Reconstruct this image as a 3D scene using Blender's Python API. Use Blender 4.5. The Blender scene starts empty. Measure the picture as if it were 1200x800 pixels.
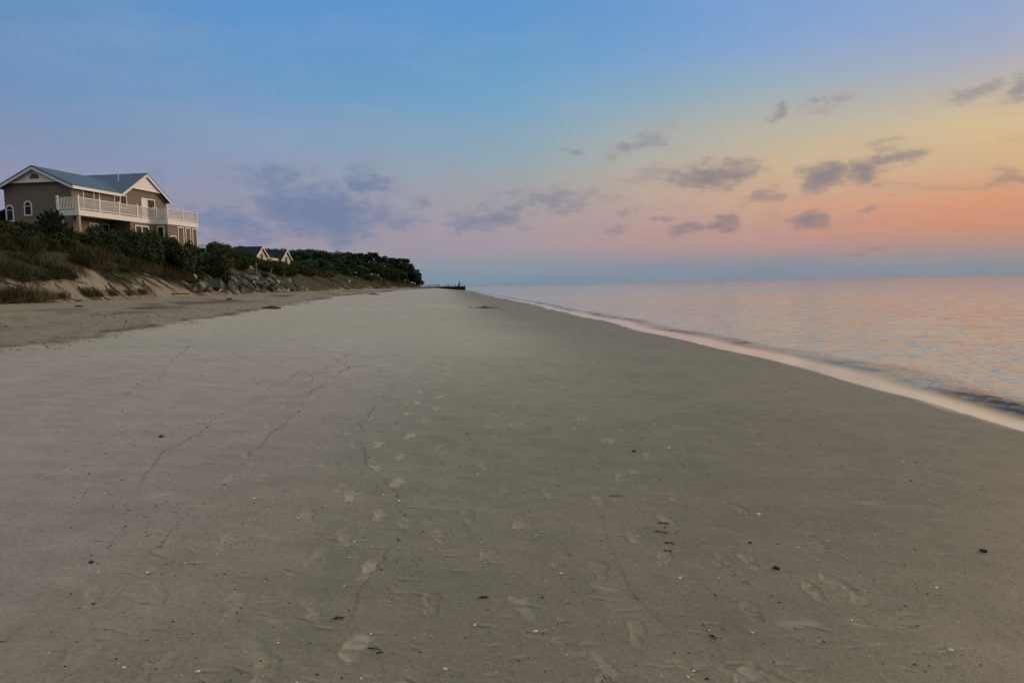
import bpy, math, random
import numpy as np
from mathutils import Vector, Matrix

rng = np.random.default_rng(7)
random.seed(7)
scene = bpy.context.scene
COL = scene.collection

# ------------------------------------------------------------------ camera
F = 867.0 / 1200.0            # focal length / image width
EYE = 2.05
PITCH = math.radians(4.47)
ROLL = math.radians(0.97)
cp, sp = math.cos(PITCH), math.sin(PITCH)
fwd = np.array([0, cp, -sp]); r0 = np.array([1.0, 0, 0]); u0 = np.array([0, sp, cp])
right = r0 * math.cos(ROLL) - u0 * math.sin(ROLL)
up = u0 * math.cos(ROLL) + r0 * math.sin(ROLL)
cam_d = bpy.data.cameras.new("camera")
cam = bpy.data.objects.new("camera", cam_d); COL.objects.link(cam)
cam_d.sensor_fit = 'HORIZONTAL'; cam_d.sensor_width = 36.0; cam_d.lens = 36.0 * F
cam_d.clip_start = 0.05; cam_d.clip_end = 120000
m = Matrix(((right[0], up[0], -fwd[0], 0), (right[1], up[1], -fwd[1], 0), (right[2], up[2], -fwd[2], EYE), (0, 0, 0, 1)))
cam.matrix_world = m
scene.camera = cam


def ray(px, py):
    d = fwd + right * (px - 600) / 867.0 + up * (400 - py) / 867.0
    return d / np.linalg.norm(d)


def azel(px, py):
    d = ray(px, py)
    return math.degrees(math.atan2(d[0], d[1])), math.degrees(math.asin(d[2]))


def on_plane(px, py, z):
    d = ray(px, py); t = (z - EYE) / d[2]
    return d[0] * t, d[1] * t


def top_z(px, py, y):
    """height reached by the sight line of (px,py) at depth y"""
    d = ray(px, py)
    return EYE + d[2] / d[1] * y


def x_at(px, y, py=335):
    d = ray(px, py)
    return d[0] / d[1] * y


# ------------------------------------------------------------------ noise
def _hash(ix, iy, seed):
    h = (ix.astype(np.int64) * 374761393 + iy.astype(np.int64) * 668265263 + seed * 1274126177) & 0xffffffff
    h = ((h ^ (h >> 13)) * 1274126177) & 0xffffffff
    h = h ^ (h >> 16)
    return (h & 0xffff) / 65535.0


def vnoise(x, y, seed=0):
    ix = np.floor(x); iy = np.floor(y)
    fx = x - ix; fy = y - iy
    fx = fx * fx * (3 - 2 * fx); fy = fy * fy * (3 - 2 * fy)
    a = _hash(ix, iy, seed); b = _hash(ix + 1, iy, seed)
    c = _hash(ix, iy + 1, seed); d = _hash(ix + 1, iy + 1, seed)
    return (a + (b - a) * fx) * (1 - fy) + (c + (d - c) * fx) * fy


def fbm(x, y, seed=0, octv=4):
    r = 0; a = 0.5
    for i in range(octv):
        r = r + a * vnoise(x * 2 ** i + 17.3 * i, y * 2 ** i - 9.1 * i, seed + i * 11); a *= 0.5
    return r / (1 - 0.5 ** octv)


def sstep(a, b, x):
    t = np.clip((x - a) / (b - a), 0, 1)
    return t * t * (3 - 2 * t)


# ------------------------------------------------------------------ terrain
_sp = [(1200, 506), (1075, 467), (950, 433), (820, 403), (700, 375), (650, 363), (610, 354), (580, 347.5), (562, 343.5), (553, 341)]
_s = sorted([on_plane(a, b, 0.0)[::-1] for a, b in _sp])
SY = [-4000, -20] + [q[0] for q in _s] + [268, 290, 320, 350, 420, 600, 3000, 9000]
SX = [6.2, 6.5] + [q[1] for q in _s] + [-17.5, -20, -32, -60, -160, -440, -3500, -12000]
_wp = [(0, 411), (95, 397), (150, 388), (240, 374), (340, 357), (400, 346.5), (440, 342.5), (480, 339.5)]
_w = sorted([on_plane(a, b, 0.95)[::-1] for a, b in _wp])
WY = [-4000, 2] + [q[0] for q in _w] + [270, 290, 320, 350, 420, 600, 3000, 9000]
WX = [-9.0, -9.2] + [q[1] for q in _w] + [-27, -29, -42, -70, -172, -452, -3515, -12015]
DY = [-4000, -50, 20, 36, 50, 62, 85, 120, 150, 200, 270, 290, 310, 350, 420, 600, 3000, 9000]
DX = [-24, -24, -24.5, -25.5, -27, -27.6, -29.5, -32, -32, -33, -34, -36, -46, -82, -184, -465, -3530, -12030]
HY = [-4000, 70, 84, 100, 115, 150, 270, 300, 9000]
HH = [5.9, 5.9, 6.6, 6.5, 5.4, 4.9, 4.2, 3.4, 3.0]
FY = [-4000, 130, 270, 9000]
FH = [1.5, 1.45, 1.12, 1.1]


def coast(y):
    return np.interp(y, SY, SX), np.interp(y, WY, WX), np.interp(y, DY, DX)


def height(x, y):
    x = np.asarray(x, float); y = np.asarray(y, float)
    xs, xw, xd = coast(y)
    wob = (fbm(x * 0.22, y * 0.22, 3, 3) - 0.5)
    s = xs - x + wob * 0.5 * np.clip(np.hypot(x, y) / 20, 0.4, 2.5)
    sw = xs - xw; sf = xs - xd
    hf = np.interp(y, FY, FH)
    h = np.where(s < 0, np.maximum(0.07 * s, -1.6), 0.95 * np.clip(s / sw, 0, 1))
    h = h + (hf - 0.95) * np.clip((s - sw) / np.maximum(sf - sw, 1), 0, 1)
    # berm undulations on the dry upper beach
    dry = sstep(-0.5, 1.5, s - sw)
    h = h + dry * (fbm(x * 0.5, y * 0.5, 21, 4) - 0.5) * 0.16
    h = h + (1 - dry) * sstep(0.5, 3, s) * (fbm(x * 0.3, y * 0.3, 22, 3) - 0.5) * 0.06
    sd = s - sf + (fbm(x * 0.12, y * 0.12, 5, 3) - 0.5) * 2.2
    t = np.clip(sd / 9.5, 0, 1)
    H = np.interp(y, HY, HH)
    h = h + (H - hf) * t * (2 - t) * np.where(sd > 0, 1, 0)
    h = h + sstep(0.5, 4, sd) * ((fbm(x * 0.25, y * 0.25, 9, 4) - 0.5) * 1.1)
    h = h + sstep(14, 60, sd) * (fbm(x * 0.01, y * 0.01, 12, 4) - 0.4) * 5
    return h


def H1(x, y):
    return float(height(np.array([x]), np.array([y]))[0])


def G(px, py):
    """point where the sight line of a photo pixel meets the ground"""
    d = ray(px, py)
    t = np.concatenate([np.arange(1.5, 30, 0.02), np.arange(30, 400, 0.15)])
    x = d[0] * t; y = d[1] * t; z = EYE + d[2] * t
    hit = np.nonzero(z < height(x, y))[0]
    i = hit[0] if len(hit) else len(t) - 1
    return float(x[i]), float(y[i]), H1(x[i], y[i])


# ------------------------------------------------------------------ nodes
def lin(c):
    return tuple((v / 255 / 12.92) if v / 255 <= 0.04045 else ((v / 255 + 0.055) / 1.055) ** 2.4 for v in c)


class NT:
    def __init__(s, tree):
        s.t = tree; s.n = tree.nodes; s.l = tree.links

    def add(s, typ, **kw):
        n = s.n.new(typ)
        for k, v in kw.items():
            setattr(n, k, v)
        return n

    def put(s, sock, v):
        if hasattr(v, 'links'):
            s.l.new(v, sock)
        elif isinstance(v, (tuple, list)) and len(v) == 3 and sock.type == 'RGBA':
            sock.default_value = (*v, 1)
        else:
            sock.default_value = v

    def math(s, op, a, b=None, c=None, clamp=False):
        n = s.add('ShaderNodeMath', operation=op, use_clamp=clamp)
        s.put(n.inputs[0], a)
        if b is not None: s.put(n.inputs[1], b)
        if c is not None: s.put(n.inputs[2], c)
        return n.outputs[0]

    def mix(s, f, a, b, blend='MIX'):
        n = s.add('ShaderNodeMix', data_type='RGBA', blend_type=blend)
        s.put(n.inputs[0], f); s.put(n.inputs[6], a); s.put(n.inputs[7], b)
        return n.outputs[2]

    def mr(s, v, a, b, c=0.0, d=1.0, smooth=True):
        n = s.add('ShaderNodeMapRange', interpolation_type='SMOOTHSTEP' if smooth else 'LINEAR', clamp=True)
        for i, q in enumerate((v, a, b, c, d)): s.put(n.inputs[i], q)
        return n.outputs[0]

    def noise(s, vec, scale, detail=3, rough=0.5, dist=0.0, color=False):
        n = s.add('ShaderNodeTexNoise')
        if vec is not None: s.l.new(vec, n.inputs['Vector'])
        n.inputs['Scale'].default_value = scale; n.inputs['Detail'].default_value = detail
        n.inputs['Roughness'].default_value = rough; n.inputs['Distortion'].default_value = dist
        return n.outputs['Color' if color else 'Fac']

    def mapping(s, vec, loc=(0, 0, 0), rot=(0, 0, 0), scale=(1, 1, 1), typ='POINT'):
        n = s.add('ShaderNodeMapping', vector_type=typ)
        s.l.new(vec, n.inputs['Vector'])
        n.inputs['Location'].default_value = loc; n.inputs['Rotation'].default_value = rot; n.inputs['Scale'].default_value = scale
        return n.outputs[0]

    def attr(s, name):
        return s.add('ShaderNodeAttribute', attribute_name=name).outputs['Fac']

    def bump(s, h, strength, dist, normal=None):
        n = s.add('ShaderNodeBump'); s.put(n.inputs['Strength'], strength); n.inputs['Distance'].default_value = dist
        s.l.new(h, n.inputs['Height'])
        if normal is not None: s.l.new(normal, n.inputs['Normal'])
        return n.outputs[0]

    def pos(s):
        return s.add('ShaderNodeNewGeometry').outputs['Position']


def new_mat(name):
    mt = bpy.data.materials.new(name); mt.use_nodes = True
    nt = NT(mt.node_tree); b = mt.node_tree.nodes['Principled BSDF']
    return mt, nt, b


def simple(name, col, rough=0.8, var=0.25, scale=6.0, bump=0.3, spec=0.3, streak=(1, 1, 1), objrand=0.0):
    mt, nt, b = new_mat(name)
    tc = nt.add('ShaderNodeTexCoord').outputs['Object']
    v = nt.mapping(tc, scale=streak)
    n = nt.noise(v, scale, 5, 0.6)
    f = nt.mr(n, 0.3, 0.7, 1 - var, 1 + var, smooth=False)
    if objrand:
        r = nt.add('ShaderNodeObjectInfo').outputs['Random']
        f = nt.math('MULTIPLY', f, nt.mr(r, 0, 1, 1 - objrand, 1 + objrand, smooth=False))
    c = nt.mix(1.0, col, f, 'MULTIPLY')
    nt.put(b.inputs['Base Color'], c)
    b.inputs['Roughness'].default_value = rough; b.inputs['Specular IOR Level'].default_value = spec
    if bump:
        nt.put(b.inputs['Normal'], nt.bump(n, bump, 0.03))
    return mt


# ------------------------------------------------------------------ world
SUN_AZ, SUN_EL = 58.0, 7.0
world = bpy.data.worlds.new("World"); scene.world = world; world.use_nodes = True
w = NT(world.node_tree)
for n in list(w.n): w.n.remove(n)
tc = w.add('ShaderNodeTexCoord').outputs['Generated']
sep = w.add('ShaderNodeSeparateXYZ'); w.l.new(tc, sep.inputs[0])
AZ = w.math('MULTIPLY', w.math('ARCTAN2', sep.outputs[0], sep.outputs[1]), 57.29578)
EL = w.math('MULTIPLY', w.math('ARCSINE', sep.outputs[2]), 57.29578)
EL01 = w.math('DIVIDE', w.math('MAXIMUM', EL, 0.0), 40.0)


def ramp(stops):
    n = w.add('ShaderNodeValToRGB'); cr = n.color_ramp; cr.interpolation = 'B_SPLINE' if False else 'LINEAR'
    stops = sorted(stops)
    while len(cr.elements) < len(stops): cr.elements.new(0.5)
    for e, (p, c) in zip(cr.elements, stops):
        e.position = max(0, min(1, p / 40.0)); e.color = (*lin(c), 1)
    w.l.new(EL01, n.inputs[0])
    return n.outputs[0]


def col_stops(px, lst, zen):
    o = []
    for y, c in lst:
        e = azel(px, y)[1]
        o.append((max(e, 0), c))
    return o + [(40, zen)]


ZEN = (72, 118, 178)
LEFT = col_stops(30, [(0, (100, 143, 190)), (100, (112, 146, 186)), (160, (128, 146, 180)), (210, (140, 145, 172)), (260, (144, 145, 168)), (340, (130, 140, 162))], ZEN)
CL = col_stops(315, [(0, (92, 147, 203)), (100, (108, 153, 196)), (160, (130, 156, 186)), (210, (145, 154, 176)), (255, (152, 149, 170)), (290, (153, 147, 162)), (313, (138, 147, 163)), (335, (120, 144, 162))], ZEN)
CC = col_stops(600, [(0, (95, 150, 202)), (70, (103, 157, 201)), (120, (117, 163, 195)), (175, (140, 166, 182)), (220, (158, 162, 164)), (260, (166, 156, 160)), (290, (162, 149, 158)), (308, (142, 148, 162)), (332, (118, 143, 160))], ZEN)
CR = col_stops(885, [(0, (118, 157, 209)), (55, (131, 164, 206)), (100, (150, 172, 186)), (150, (182, 178, 162)), (200, (200, 177, 148)), (240, (200, 163, 140)), (272, (193, 149, 138)), (292, (174, 145, 143)), (306, (138, 142, 154)), (328, (122, 139, 154))], ZEN)
RR = col_stops(1170, [(0, (142, 166, 204)), (55, (163, 169, 192)), (100, (186, 178, 168)), (140, (211, 188, 146)), (195, (214, 174, 130)), (235, (213, 149, 114)), (262, (202, 141, 116)), (285, (170, 142, 131)), (302, (138, 141, 148)), (322, (126, 136, 149))], (95, 128, 175))
SS = [(0, (150, 138, 138)), (2, (172, 140, 128)), (5, (232, 160, 118)), (9, (244, 190, 134)), (14, (238, 206, 160)), (20, (204, 196, 186)), (28, (170, 176, 195)), (40, (95, 128, 175))]
BK = [(0, (92, 97, 115)), (8, (104, 110, 132)), (20, (122, 130, 154)), (40, (165, 162, 162))]
bands = [(-180, BK), (-95, BK), (azel(30, 150)[0], LEFT), (azel(315, 150)[0], CL), (azel(600, 150)[0], CC),
         (azel(885, 150)[0], CR), (azel(1170, 150)[0], RR), (58, SS), (90, SS), (150, BK)]
sky = ramp(bands[0][1])
for (a0, _), (a1, st) in zip(bands, bands[1:]):
    if st is BK and a1 < 0: continue
    sky = w.mix(w.mr(AZ, a0, a1, smooth=False), sky, ramp(st))
# upper sky above 40 degrees
# unseen pale veil overhead, added to light the sand more neutrally
sky = w.mix(w.mr(EL, 20.5, 34), sky, lin((198, 196, 182)))
# clouds: soft ragged patches at fixed directions of the sky
dirv = w.add('ShaderNodeCombineXYZ'); w.put(dirv.inputs[0], AZ); w.put(dirv.inputs[1], EL); dirv.inputs[2].default_value = 0
nv = w.mapping(dirv.outputs[0], scale=(0.30, 0.62, 1))
warp = w.noise(nv, 0.9, 4, 0.55, color=True)
vm = w.add('ShaderNodeVectorMath', operation='SUBTRACT'); w.l.new(warp, vm.inputs[0]); vm.inputs[1].default_value = (0.5, 0.5, 0.5)
vm2 = w.add('ShaderNodeVectorMath', operation='MULTIPLY'); w.l.new(vm.outputs[0], vm2.inputs[0]); vm2.inputs[1].default_value = (5.5, 2.4, 0)
vm3 = w.add('ShaderNodeVectorMath', operation='ADD'); w.l.new(dirv.outputs[0], vm3.inputs[0]); w.l.new(vm2.outputs[0], vm3.inputs[1])
flat = w.add('ShaderNodeVectorMath', operation='MULTIPLY'); w.l.new(vm3.outputs[0], flat.inputs[0]); flat.inputs[1].default_value = (1, 1, 0)
CV = flat.outputs[0]
clouds = [  # px, py, half width, half height, tilt (deg, + rises to the right), strength
    (318, 207, 44, 13, 0, .55), (427, 215, 26, 11, 5, .7), (372, 248, 58, 24, -12, .85), (275, 262, 55, 22, 0, .6), (450, 253, 55, 18, 0, .5),
    (575, 256, 36, 15, 5, .65), (655, 234, 50, 12, 4, .55), (733, 248, 18, 9, 0, .4), (750, 165, 46, 10, 14, .6), (676, 181, 8, 4, 0, .5),
    (915, 131, 22, 8, 28, .7), (970, 119, 26, 9, 25, .5), (838, 206, 48, 15, 4, .95), (962, 209, 30, 15, 10, 1.0), (1008, 204, 26, 15, 18, .95),
    (1046, 184, 40, 9, 14, .85), (1030, 170, 30, 9, 0, .45), (890, 234, 22, 8, 6, .7), (785, 259, 22, 6, 0, .6), (845, 257, 26, 9, 12, .85),
    (802, 272, 22, 8, 20, .75), (955, 253, 24, 11, 8, .85), (1026, 244, 12, 5, 8, .5), (1192, 104, 24, 14, 20, .8), (1132, 107, 36, 12, 12, .7),
    (1186, 208, 26, 8, 8, .6), (1012, 291, 36, 9, 0, .5), (840, 301, 36, 7, 0, .4), (895, 298, 22, 5, 0, .4), (716, 271, 18, 7, 0, .45),
    (494, 232, 30, 10, 0, .4), (180, 210, 30, 12, 0, .4), (540, 285, 60, 8, 0, .25), (1120, 300, 60, 7, 0, .35), (930, 232, 24, 10, 0, .3),
    (620, 250, 30, 10, 0, .3), (690, 255, 24, 8, 0, .3), (230, 245, 30, 14, 0, .4)]
acc = None
for (px, py, rx, ry, tilt, st) in clouds:
    if px < 740: rx, ry, st = rx * 1.25, ry * 1.25, st * 1.15
    a, e = azel(px, py); a2, _ = azel(px + rx, py); _, e2 = azel(px, py - ry)
    mp = w.mapping(CV, loc=(a, e, 0), rot=(0, 0, math.radians(tilt)), scale=(abs(a2 - a) * 2.1, abs(e2 - e) * 2.3, 1), typ='TEXTURE')
    ln = w.add('ShaderNodeVectorMath', operation='LENGTH'); w.l.new(mp, ln.inputs[0])
    v = w.mr(ln.outputs['Value'], 0.0, 1.0, st, 0.0)
    acc = v if acc is None else w.math('MAXIMUM', acc, v)
nn = w.noise(nv, 2.2, 6, 0.6)
cm = w.math('ADD', acc, w.math('MULTIPLY', w.math('SUBTRACT', nn, 0.5), w.mr(acc, 0.0, 0.3, 0.0, 1.1, smooth=False)))
cm = w.mr(cm, 0.08, 1.05, 0.0, 0.9)
wsp = w.noise(w.mapping(dirv.outputs[0], scale=(0.10, 0.42, 1), rot=(0, 0, -0.06)), 1.0, 6, 0.62, 0.6)
wsp = w.math('MULTIPLY', w.mr(wsp, 0.50, 0.74, 0.0, 0.52), w.math('MULTIPLY', w.mr(EL, 0.5, 3.0), w.mr(EL, 13.0, 7.0)))
cm = w.math('MAXIMUM', cm, wsp)
ccol = w.mix(w.mr(AZ, -12, 18), lin((108, 126, 160)), lin((136, 125, 131)))
ccol = w.mix(w.mr(EL, 7, 16), ccol, lin((142, 142, 152)))
# thin high veil so the gradient is not computer-smooth
veil = w.noise(w.mapping(dirv.outputs[0], scale=(0.06, 0.22, 1)), 1.0, 5, 0.6)
sky = w.mix(w.mr(veil, 0.42, 0.72, 0.0, 0.16), sky, w.mix(w.mr(EL, 3, 15), lin((165, 150, 165)), lin((165, 178, 200))))
ccol = w.mix(w.mr(cm, 0.12, 0.5, 0.55, 0.0), ccol, w.mix(w.mr(AZ, -10, 25), lin((160, 150, 170)), lin((205, 160, 140))))
sky = w.mix(cm, sky, ccol)
nish = w.add('ShaderNodeTexSky', sky_type='NISHITA', sun_disc=False)
nish.sun_elevation = math.radians(SUN_EL); nish.sun_rotation = math.radians(SUN_AZ)
bg1 = w.add('ShaderNodeBackground'); w.l.new(sky, bg1.inputs[0]); bg1.inputs[1].default_value = 1.0
bg2 = w.add('ShaderNodeBackground'); w.l.new(nish.outputs[0], bg2.inputs[0]); bg2.inputs[1].default_value = 0.0015
ads = w.add('ShaderNodeAddShader'); w.l.new(bg1.outputs[0], ads.inputs[0]); w.l.new(bg2.outputs[0], ads.inputs[1])
out = w.add('ShaderNodeOutputWorld'); w.l.new(ads.outputs[0], out.inputs[0])

sl = bpy.data.lights.new("sun", 'SUN'); sl.energy = 1.5; sl.angle = math.radians(18); sl.color = (1.0, 0.74, 0.52)
so = bpy.data.objects.new("sun", sl); COL.objects.link(so)
sd_ = Vector((math.sin(math.radians(SUN_AZ)) * math.cos(math.radians(SUN_EL)), math.cos(math.radians(SUN_AZ)) * math.cos(math.radians(SUN_EL)), math.sin(math.radians(SUN_EL))))
so.rotation_euler = sd_.to_track_quat('Z', 'Y').to_euler(); so.location = (60, 40, 30)

vs = scene.view_settings
vs.view_transform = 'Standard'; vs.look = 'None'; vs.exposure = 0; vs.gamma = 1; vs.use_curve_mapping = False
scene.render.engine = 'CYCLES'
scene.cycles.max_bounces = 5; scene.cycles.diffuse_bounces = 2; scene.cycles.glossy_bounces = 3
scene.cycles.use_denoising = True


# ------------------------------------------------------------------ object helpers
def tag(o, label=None, cat=None, group=None, kind=None):
    if label: o['label'] = label
    if cat: o['category'] = cat
    if group: o['group'] = group
    if kind: o['kind'] = kind
    return o


def empty(name, loc, rz=0.0):
    o = bpy.data.objects.new(name, None); COL.objects.link(o)
    o.location = loc; o.rotation_euler = (0, 0, rz); o.empty_display_size = 0.2
    return o


def np_mesh(name, V, Fc, attrs=None, smooth=False, mats=()):
    """V (n,3); Fc (m,k) equal-size faces"""
    me = bpy.data.meshes.new(name)
    V = np.asarray(V, np.float32); Fc = np.asarray(Fc, np.int32)
    me.vertices.add(len(V)); me.vertices.foreach_set('co', V.ravel())
    k = Fc.shape[1]; mm = len(Fc)
    me.loops.add(mm * k); me.loops.foreach_set('vertex_index', Fc.ravel())
    me.polygons.add(mm); me.polygons.foreach_set('loop_start', np.arange(mm, dtype=np.int32) * k)
    me.update(calc_edges=True)
    if smooth: me.polygons.foreach_set('use_smooth', np.ones(mm, bool))
    for nme, a in (attrs or {}).items():
        at = me.attributes.new(nme, 'FLOAT', 'POINT'); at.data.foreach_set('value', np.asarray(a, np.float32))
    for x in mats: me.materials.append(x)
    return me


def link(name, me, parent=None, loc=None):
    o = bpy.data.objects.new(name, me); COL.objects.link(o)
    if parent is not None: o.parent = parent
    if loc is not None: o.location = loc
    return o


class MB:
    def __init__(s): s.v = []; s.f = []; s.mi = []

    def face(s, pts, mi=0):
        b = len(s.v); s.v += [tuple(p) for p in pts]; s.f.append(tuple(range(b, b + len(pts)))); s.mi.append(mi)

    def box(s, a, b, mi=0):
        x0, y0, z0 = [min(p, q) for p, q in zip(a, b)]; x1, y1, z1 = [max(p, q) for p, q in zip(a, b)]
        k = len(s.v)
        s.v += [(x0, y0, z0), (x1, y0, z0), (x1, y1, z0), (x0, y1, z0), (x0, y0, z1), (x1, y0, z1), (x1, y1, z1), (x0, y1, z1)]
        for q in ((3, 2, 1, 0), (4, 5, 6, 7), (0, 1, 5, 4), (1, 2, 6, 5), (2, 3, 7, 6), (3, 0, 4, 7)):
            s.f.append(tuple(k + i for i in q)); s.mi.append(mi)
        return s

    def beam(s, p, q, wd, ht, mi=0, upv=(0, 0, 1)):
        p = Vector(p); q = Vector(q); d = (q - p).normalized(); sd = d.cross(Vector(upv))
        if sd.length < 1e-4: sd = Vector((1, 0, 0))
        sd.normalize(); u = sd.cross(d)
        k = len(s.v)
        for c in (p, q):
            for a, b in ((-1, -1), (1, -1), (1, 1), (-1, 1)):
                s.v.append(tuple(c + sd * a * wd / 2 + u * b * ht / 2))
        for t in ((0, 1, 2, 3), (7, 6, 5, 4), (0, 4, 5, 1), (1, 5, 6, 2), (2, 6, 7, 3), (3, 7, 4, 0)):
            s.f.append(tuple(k + i for i in t)); s.mi.append(mi)
        return s

    def tube(s, pts, rad, n=7, mi=0):
        k = len(s.v); pts = [Vector(p) for p in pts]
        for i, p in enumerate(pts):
            d = (pts[min(i + 1, len(pts) - 1)] - pts[max(i - 1, 0)]).normalized()
            a = d.cross(Vector((0.31, 0.2, 0.93)));
            if a.length < 1e-3: a = Vector((1, 0, 0))
            a.normalize(); b = d.cross(a); r = rad[i] if hasattr(rad, '__len__') else rad
            for j in range(n):
                t = 2 * math.pi * j / n
                s.v.append(tuple(p + (a * math.cos(t) + b * math.sin(t)) * r))
        for i in range(len(pts) - 1):
            for j in range(n):
                s.f.append((k + i * n + j, k + i * n + (j + 1) % n, k + (i + 1) * n + (j + 1) % n, k + (i + 1) * n + j)); s.mi.append(mi)
        s.f.append(tuple(k + j for j in reversed(range(n)))); s.mi.append(mi)
        s.f.append(tuple(k + (len(pts) - 1) * n + j for j in range(n))); s.mi.append(mi)
        return s

    def prism(s, prof, axis, a, b, mi=0):
        """profile of (h, z) pairs extruded along local axis 'x' or 'y' from a to b"""
        n = len(prof); k = len(s.v)
        for c in (a, b):
            for h, z in prof: s.v.append((c, h, z) if axis == 'x' else (h, c, z))
        s.f.append(tuple(k + i for i in range(n))); s.f.append(tuple(k + n + i for i in reversed(range(n)))); s.mi += [mi, mi]
        for i in range(n):
            s.f.append((k + i, k + n + i, k + n + (i + 1) % n, k + (i + 1) % n)); s.mi.append(mi)
        return s

    def mesh(s, name, mats, smooth=False):
        me = bpy.data.meshes.new(name); me.from_pydata(s.v, [], s.f); me.update()
        for x in (mats if isinstance(mats, (list, tuple)) else [mats]): me.materials.append(x)
        me.polygons.foreach_set('material_index', np.array(s.mi, np.int32))
        if smooth: me.polygons.foreach_set('use_smooth', np.ones(len(s.f), bool))
        import bmesh
        bm = bmesh.new(); bm.from_mesh(me); bmesh.ops.recalc_face_normals(bm, faces=bm.faces); bm.to_mesh(me); bm.free()
        return me

    def build(s, name, mats, parent=None, loc=None, smooth=False, bevel=0.0):
        o = link(name, s.mesh(name, mats, smooth), parent, loc)
        if bevel:
            b = o.modifiers.new('bevel', 'BEVEL'); b.width = bevel; b.segments = 2
        return o


# ------------------------------------------------------------------ ground sheet
def polar(fine0, fine1, dfine, mid, dmid, coarse, r_list, a0=-180, a1=180):
    az = [a0]
    while az[-1] < a1:
        a = az[-1]
        st = dfine if fine0 <= a < fine1 else (dmid if fine0 - mid <= a < fine1 + mid else coarse)
        az.append(min(a + st, a1))
    az = np.radians(np.array(az)); r = np.array(r_list)
    X = np.outer(r, np.sin(az)); Y = np.outer(r, np.cos(az))
    nr, na = X.shape
    i = np.arange(nr - 1)[:, None] * na + np.arange(na - 1)[None, :]
    Fc = np.stack([i, i + na, i + na + 1, i + 1], -1).reshape(-1, 4)[:, ::-1]
    return X.ravel(), Y.ravel(), Fc


rl = [0.01, 0.4, 0.8, 1.2, 1.6, 1.9, 2.2]
while rl[-1] < 9000:
    r = rl[-1]
    st = max(0.006, (r * r + 2.8) / 1.67 * 0.0012)
    st = min(st, 0.42) if r < 130 else r * 0.016
    rl.append(r + st)
gx, gy, gf = polar(-39, 39, 0.085, 30, 0.4, 4.0, rl)
gr = np.hypot(gx, gy)
gz = height(gx, gy)
xs_, xw_, xd_ = coast(gy)
wob = (fbm(gx * 0.22, gy * 0.22, 3, 3) - 0.5)
gs = xs_ - gx + wob * 0.5 * np.clip(gr / 20, 0.4, 2.5)
sw_ = xs_ - xw_; sf_ = xs_ - xd_
edge = (fbm(gx * 0.9, gy * 0.9, 31, 4) - 0.5) * 1.6 + (fbm(gx * 0.25, gy * 0.12, 32, 2) - .5) * 2.0
A_dry = sstep(-0.5, 0.7, gs - sw_ + edge)
sdn = gs - sf_ + (fbm(gx * 0.12, gy * 0.12, 5, 3) - 0.5) * 2.2
scarp = np.interp(gy, [20, 25, 48, 66, 80], [1.5, 1.5, 1.2, .5, -0.8])
A_veg = sstep(-0.5, 0.5, sdn - 0.4 - scarp + (fbm(gx * 0.45, gy * 0.45, 41, 4) - 0.5) * 5.5)
A_wet = sstep(0.16, -0.05, gs + (fbm(gx * 0.8, gy * 0.8, 51, 3) - 0.5) * 0.5)
A_umber = (.45 + .55 * sstep(14, 4, gy)) * sstep(10.5, 1.0, gs + (fbm(gx * 0.35, gy * 0.18, 52, 4) - 0.5) * 5.0)  # darker, browner sand toward the waterline, strongest in the foreground
A_mauve = (.35 + .65 * sstep(0.40, 0.62, fbm(gx * 0.16 + 3, gy * 0.09, 53, 3))) * sstep(7, 11, gs) * (1 - A_dry)  # patchy lavender tone on the landward part of the lower beach
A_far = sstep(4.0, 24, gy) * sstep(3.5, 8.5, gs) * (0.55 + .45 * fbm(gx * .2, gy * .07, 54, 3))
A_dark = np.zeros_like(gx); A_pale = np.zeros_like(gx)
near = gr < 30
ni = np.nonzero(near & (gy > 0))[0]
nx, ny = gx[ni], gy[ni]
nd = np.zeros(len(ni)); npale = np.zeros(len(ni)); ndark = np.zeros(len(ni))
# gentle wind/wave texture in the wet sand
nd += (fbm(nx * 3.0, ny * 3.0, 61, 4) - 0.5) * 0.012 * (1 - A_wet[ni])
nd += (fbm(nx * 14, ny * 14, 62, 3) - 0.5) * 0.004 * (1 - A_wet[ni])
# trampled dry sand
nd += A_dry[ni] * (fbm(nx * 2.6, ny * 2.6, 63, 4) - 0.5) * 0.12

order = np.argsort(ny); nys = ny[order]


def near_pts(cx, cy, rad):
    a = np.searchsorted(nys, cy - rad); b = np.searchsorted(nys, cy + rad)
    q = order[a:b]
    return q[np.abs(nx[q] - cx) < rad]


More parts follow.
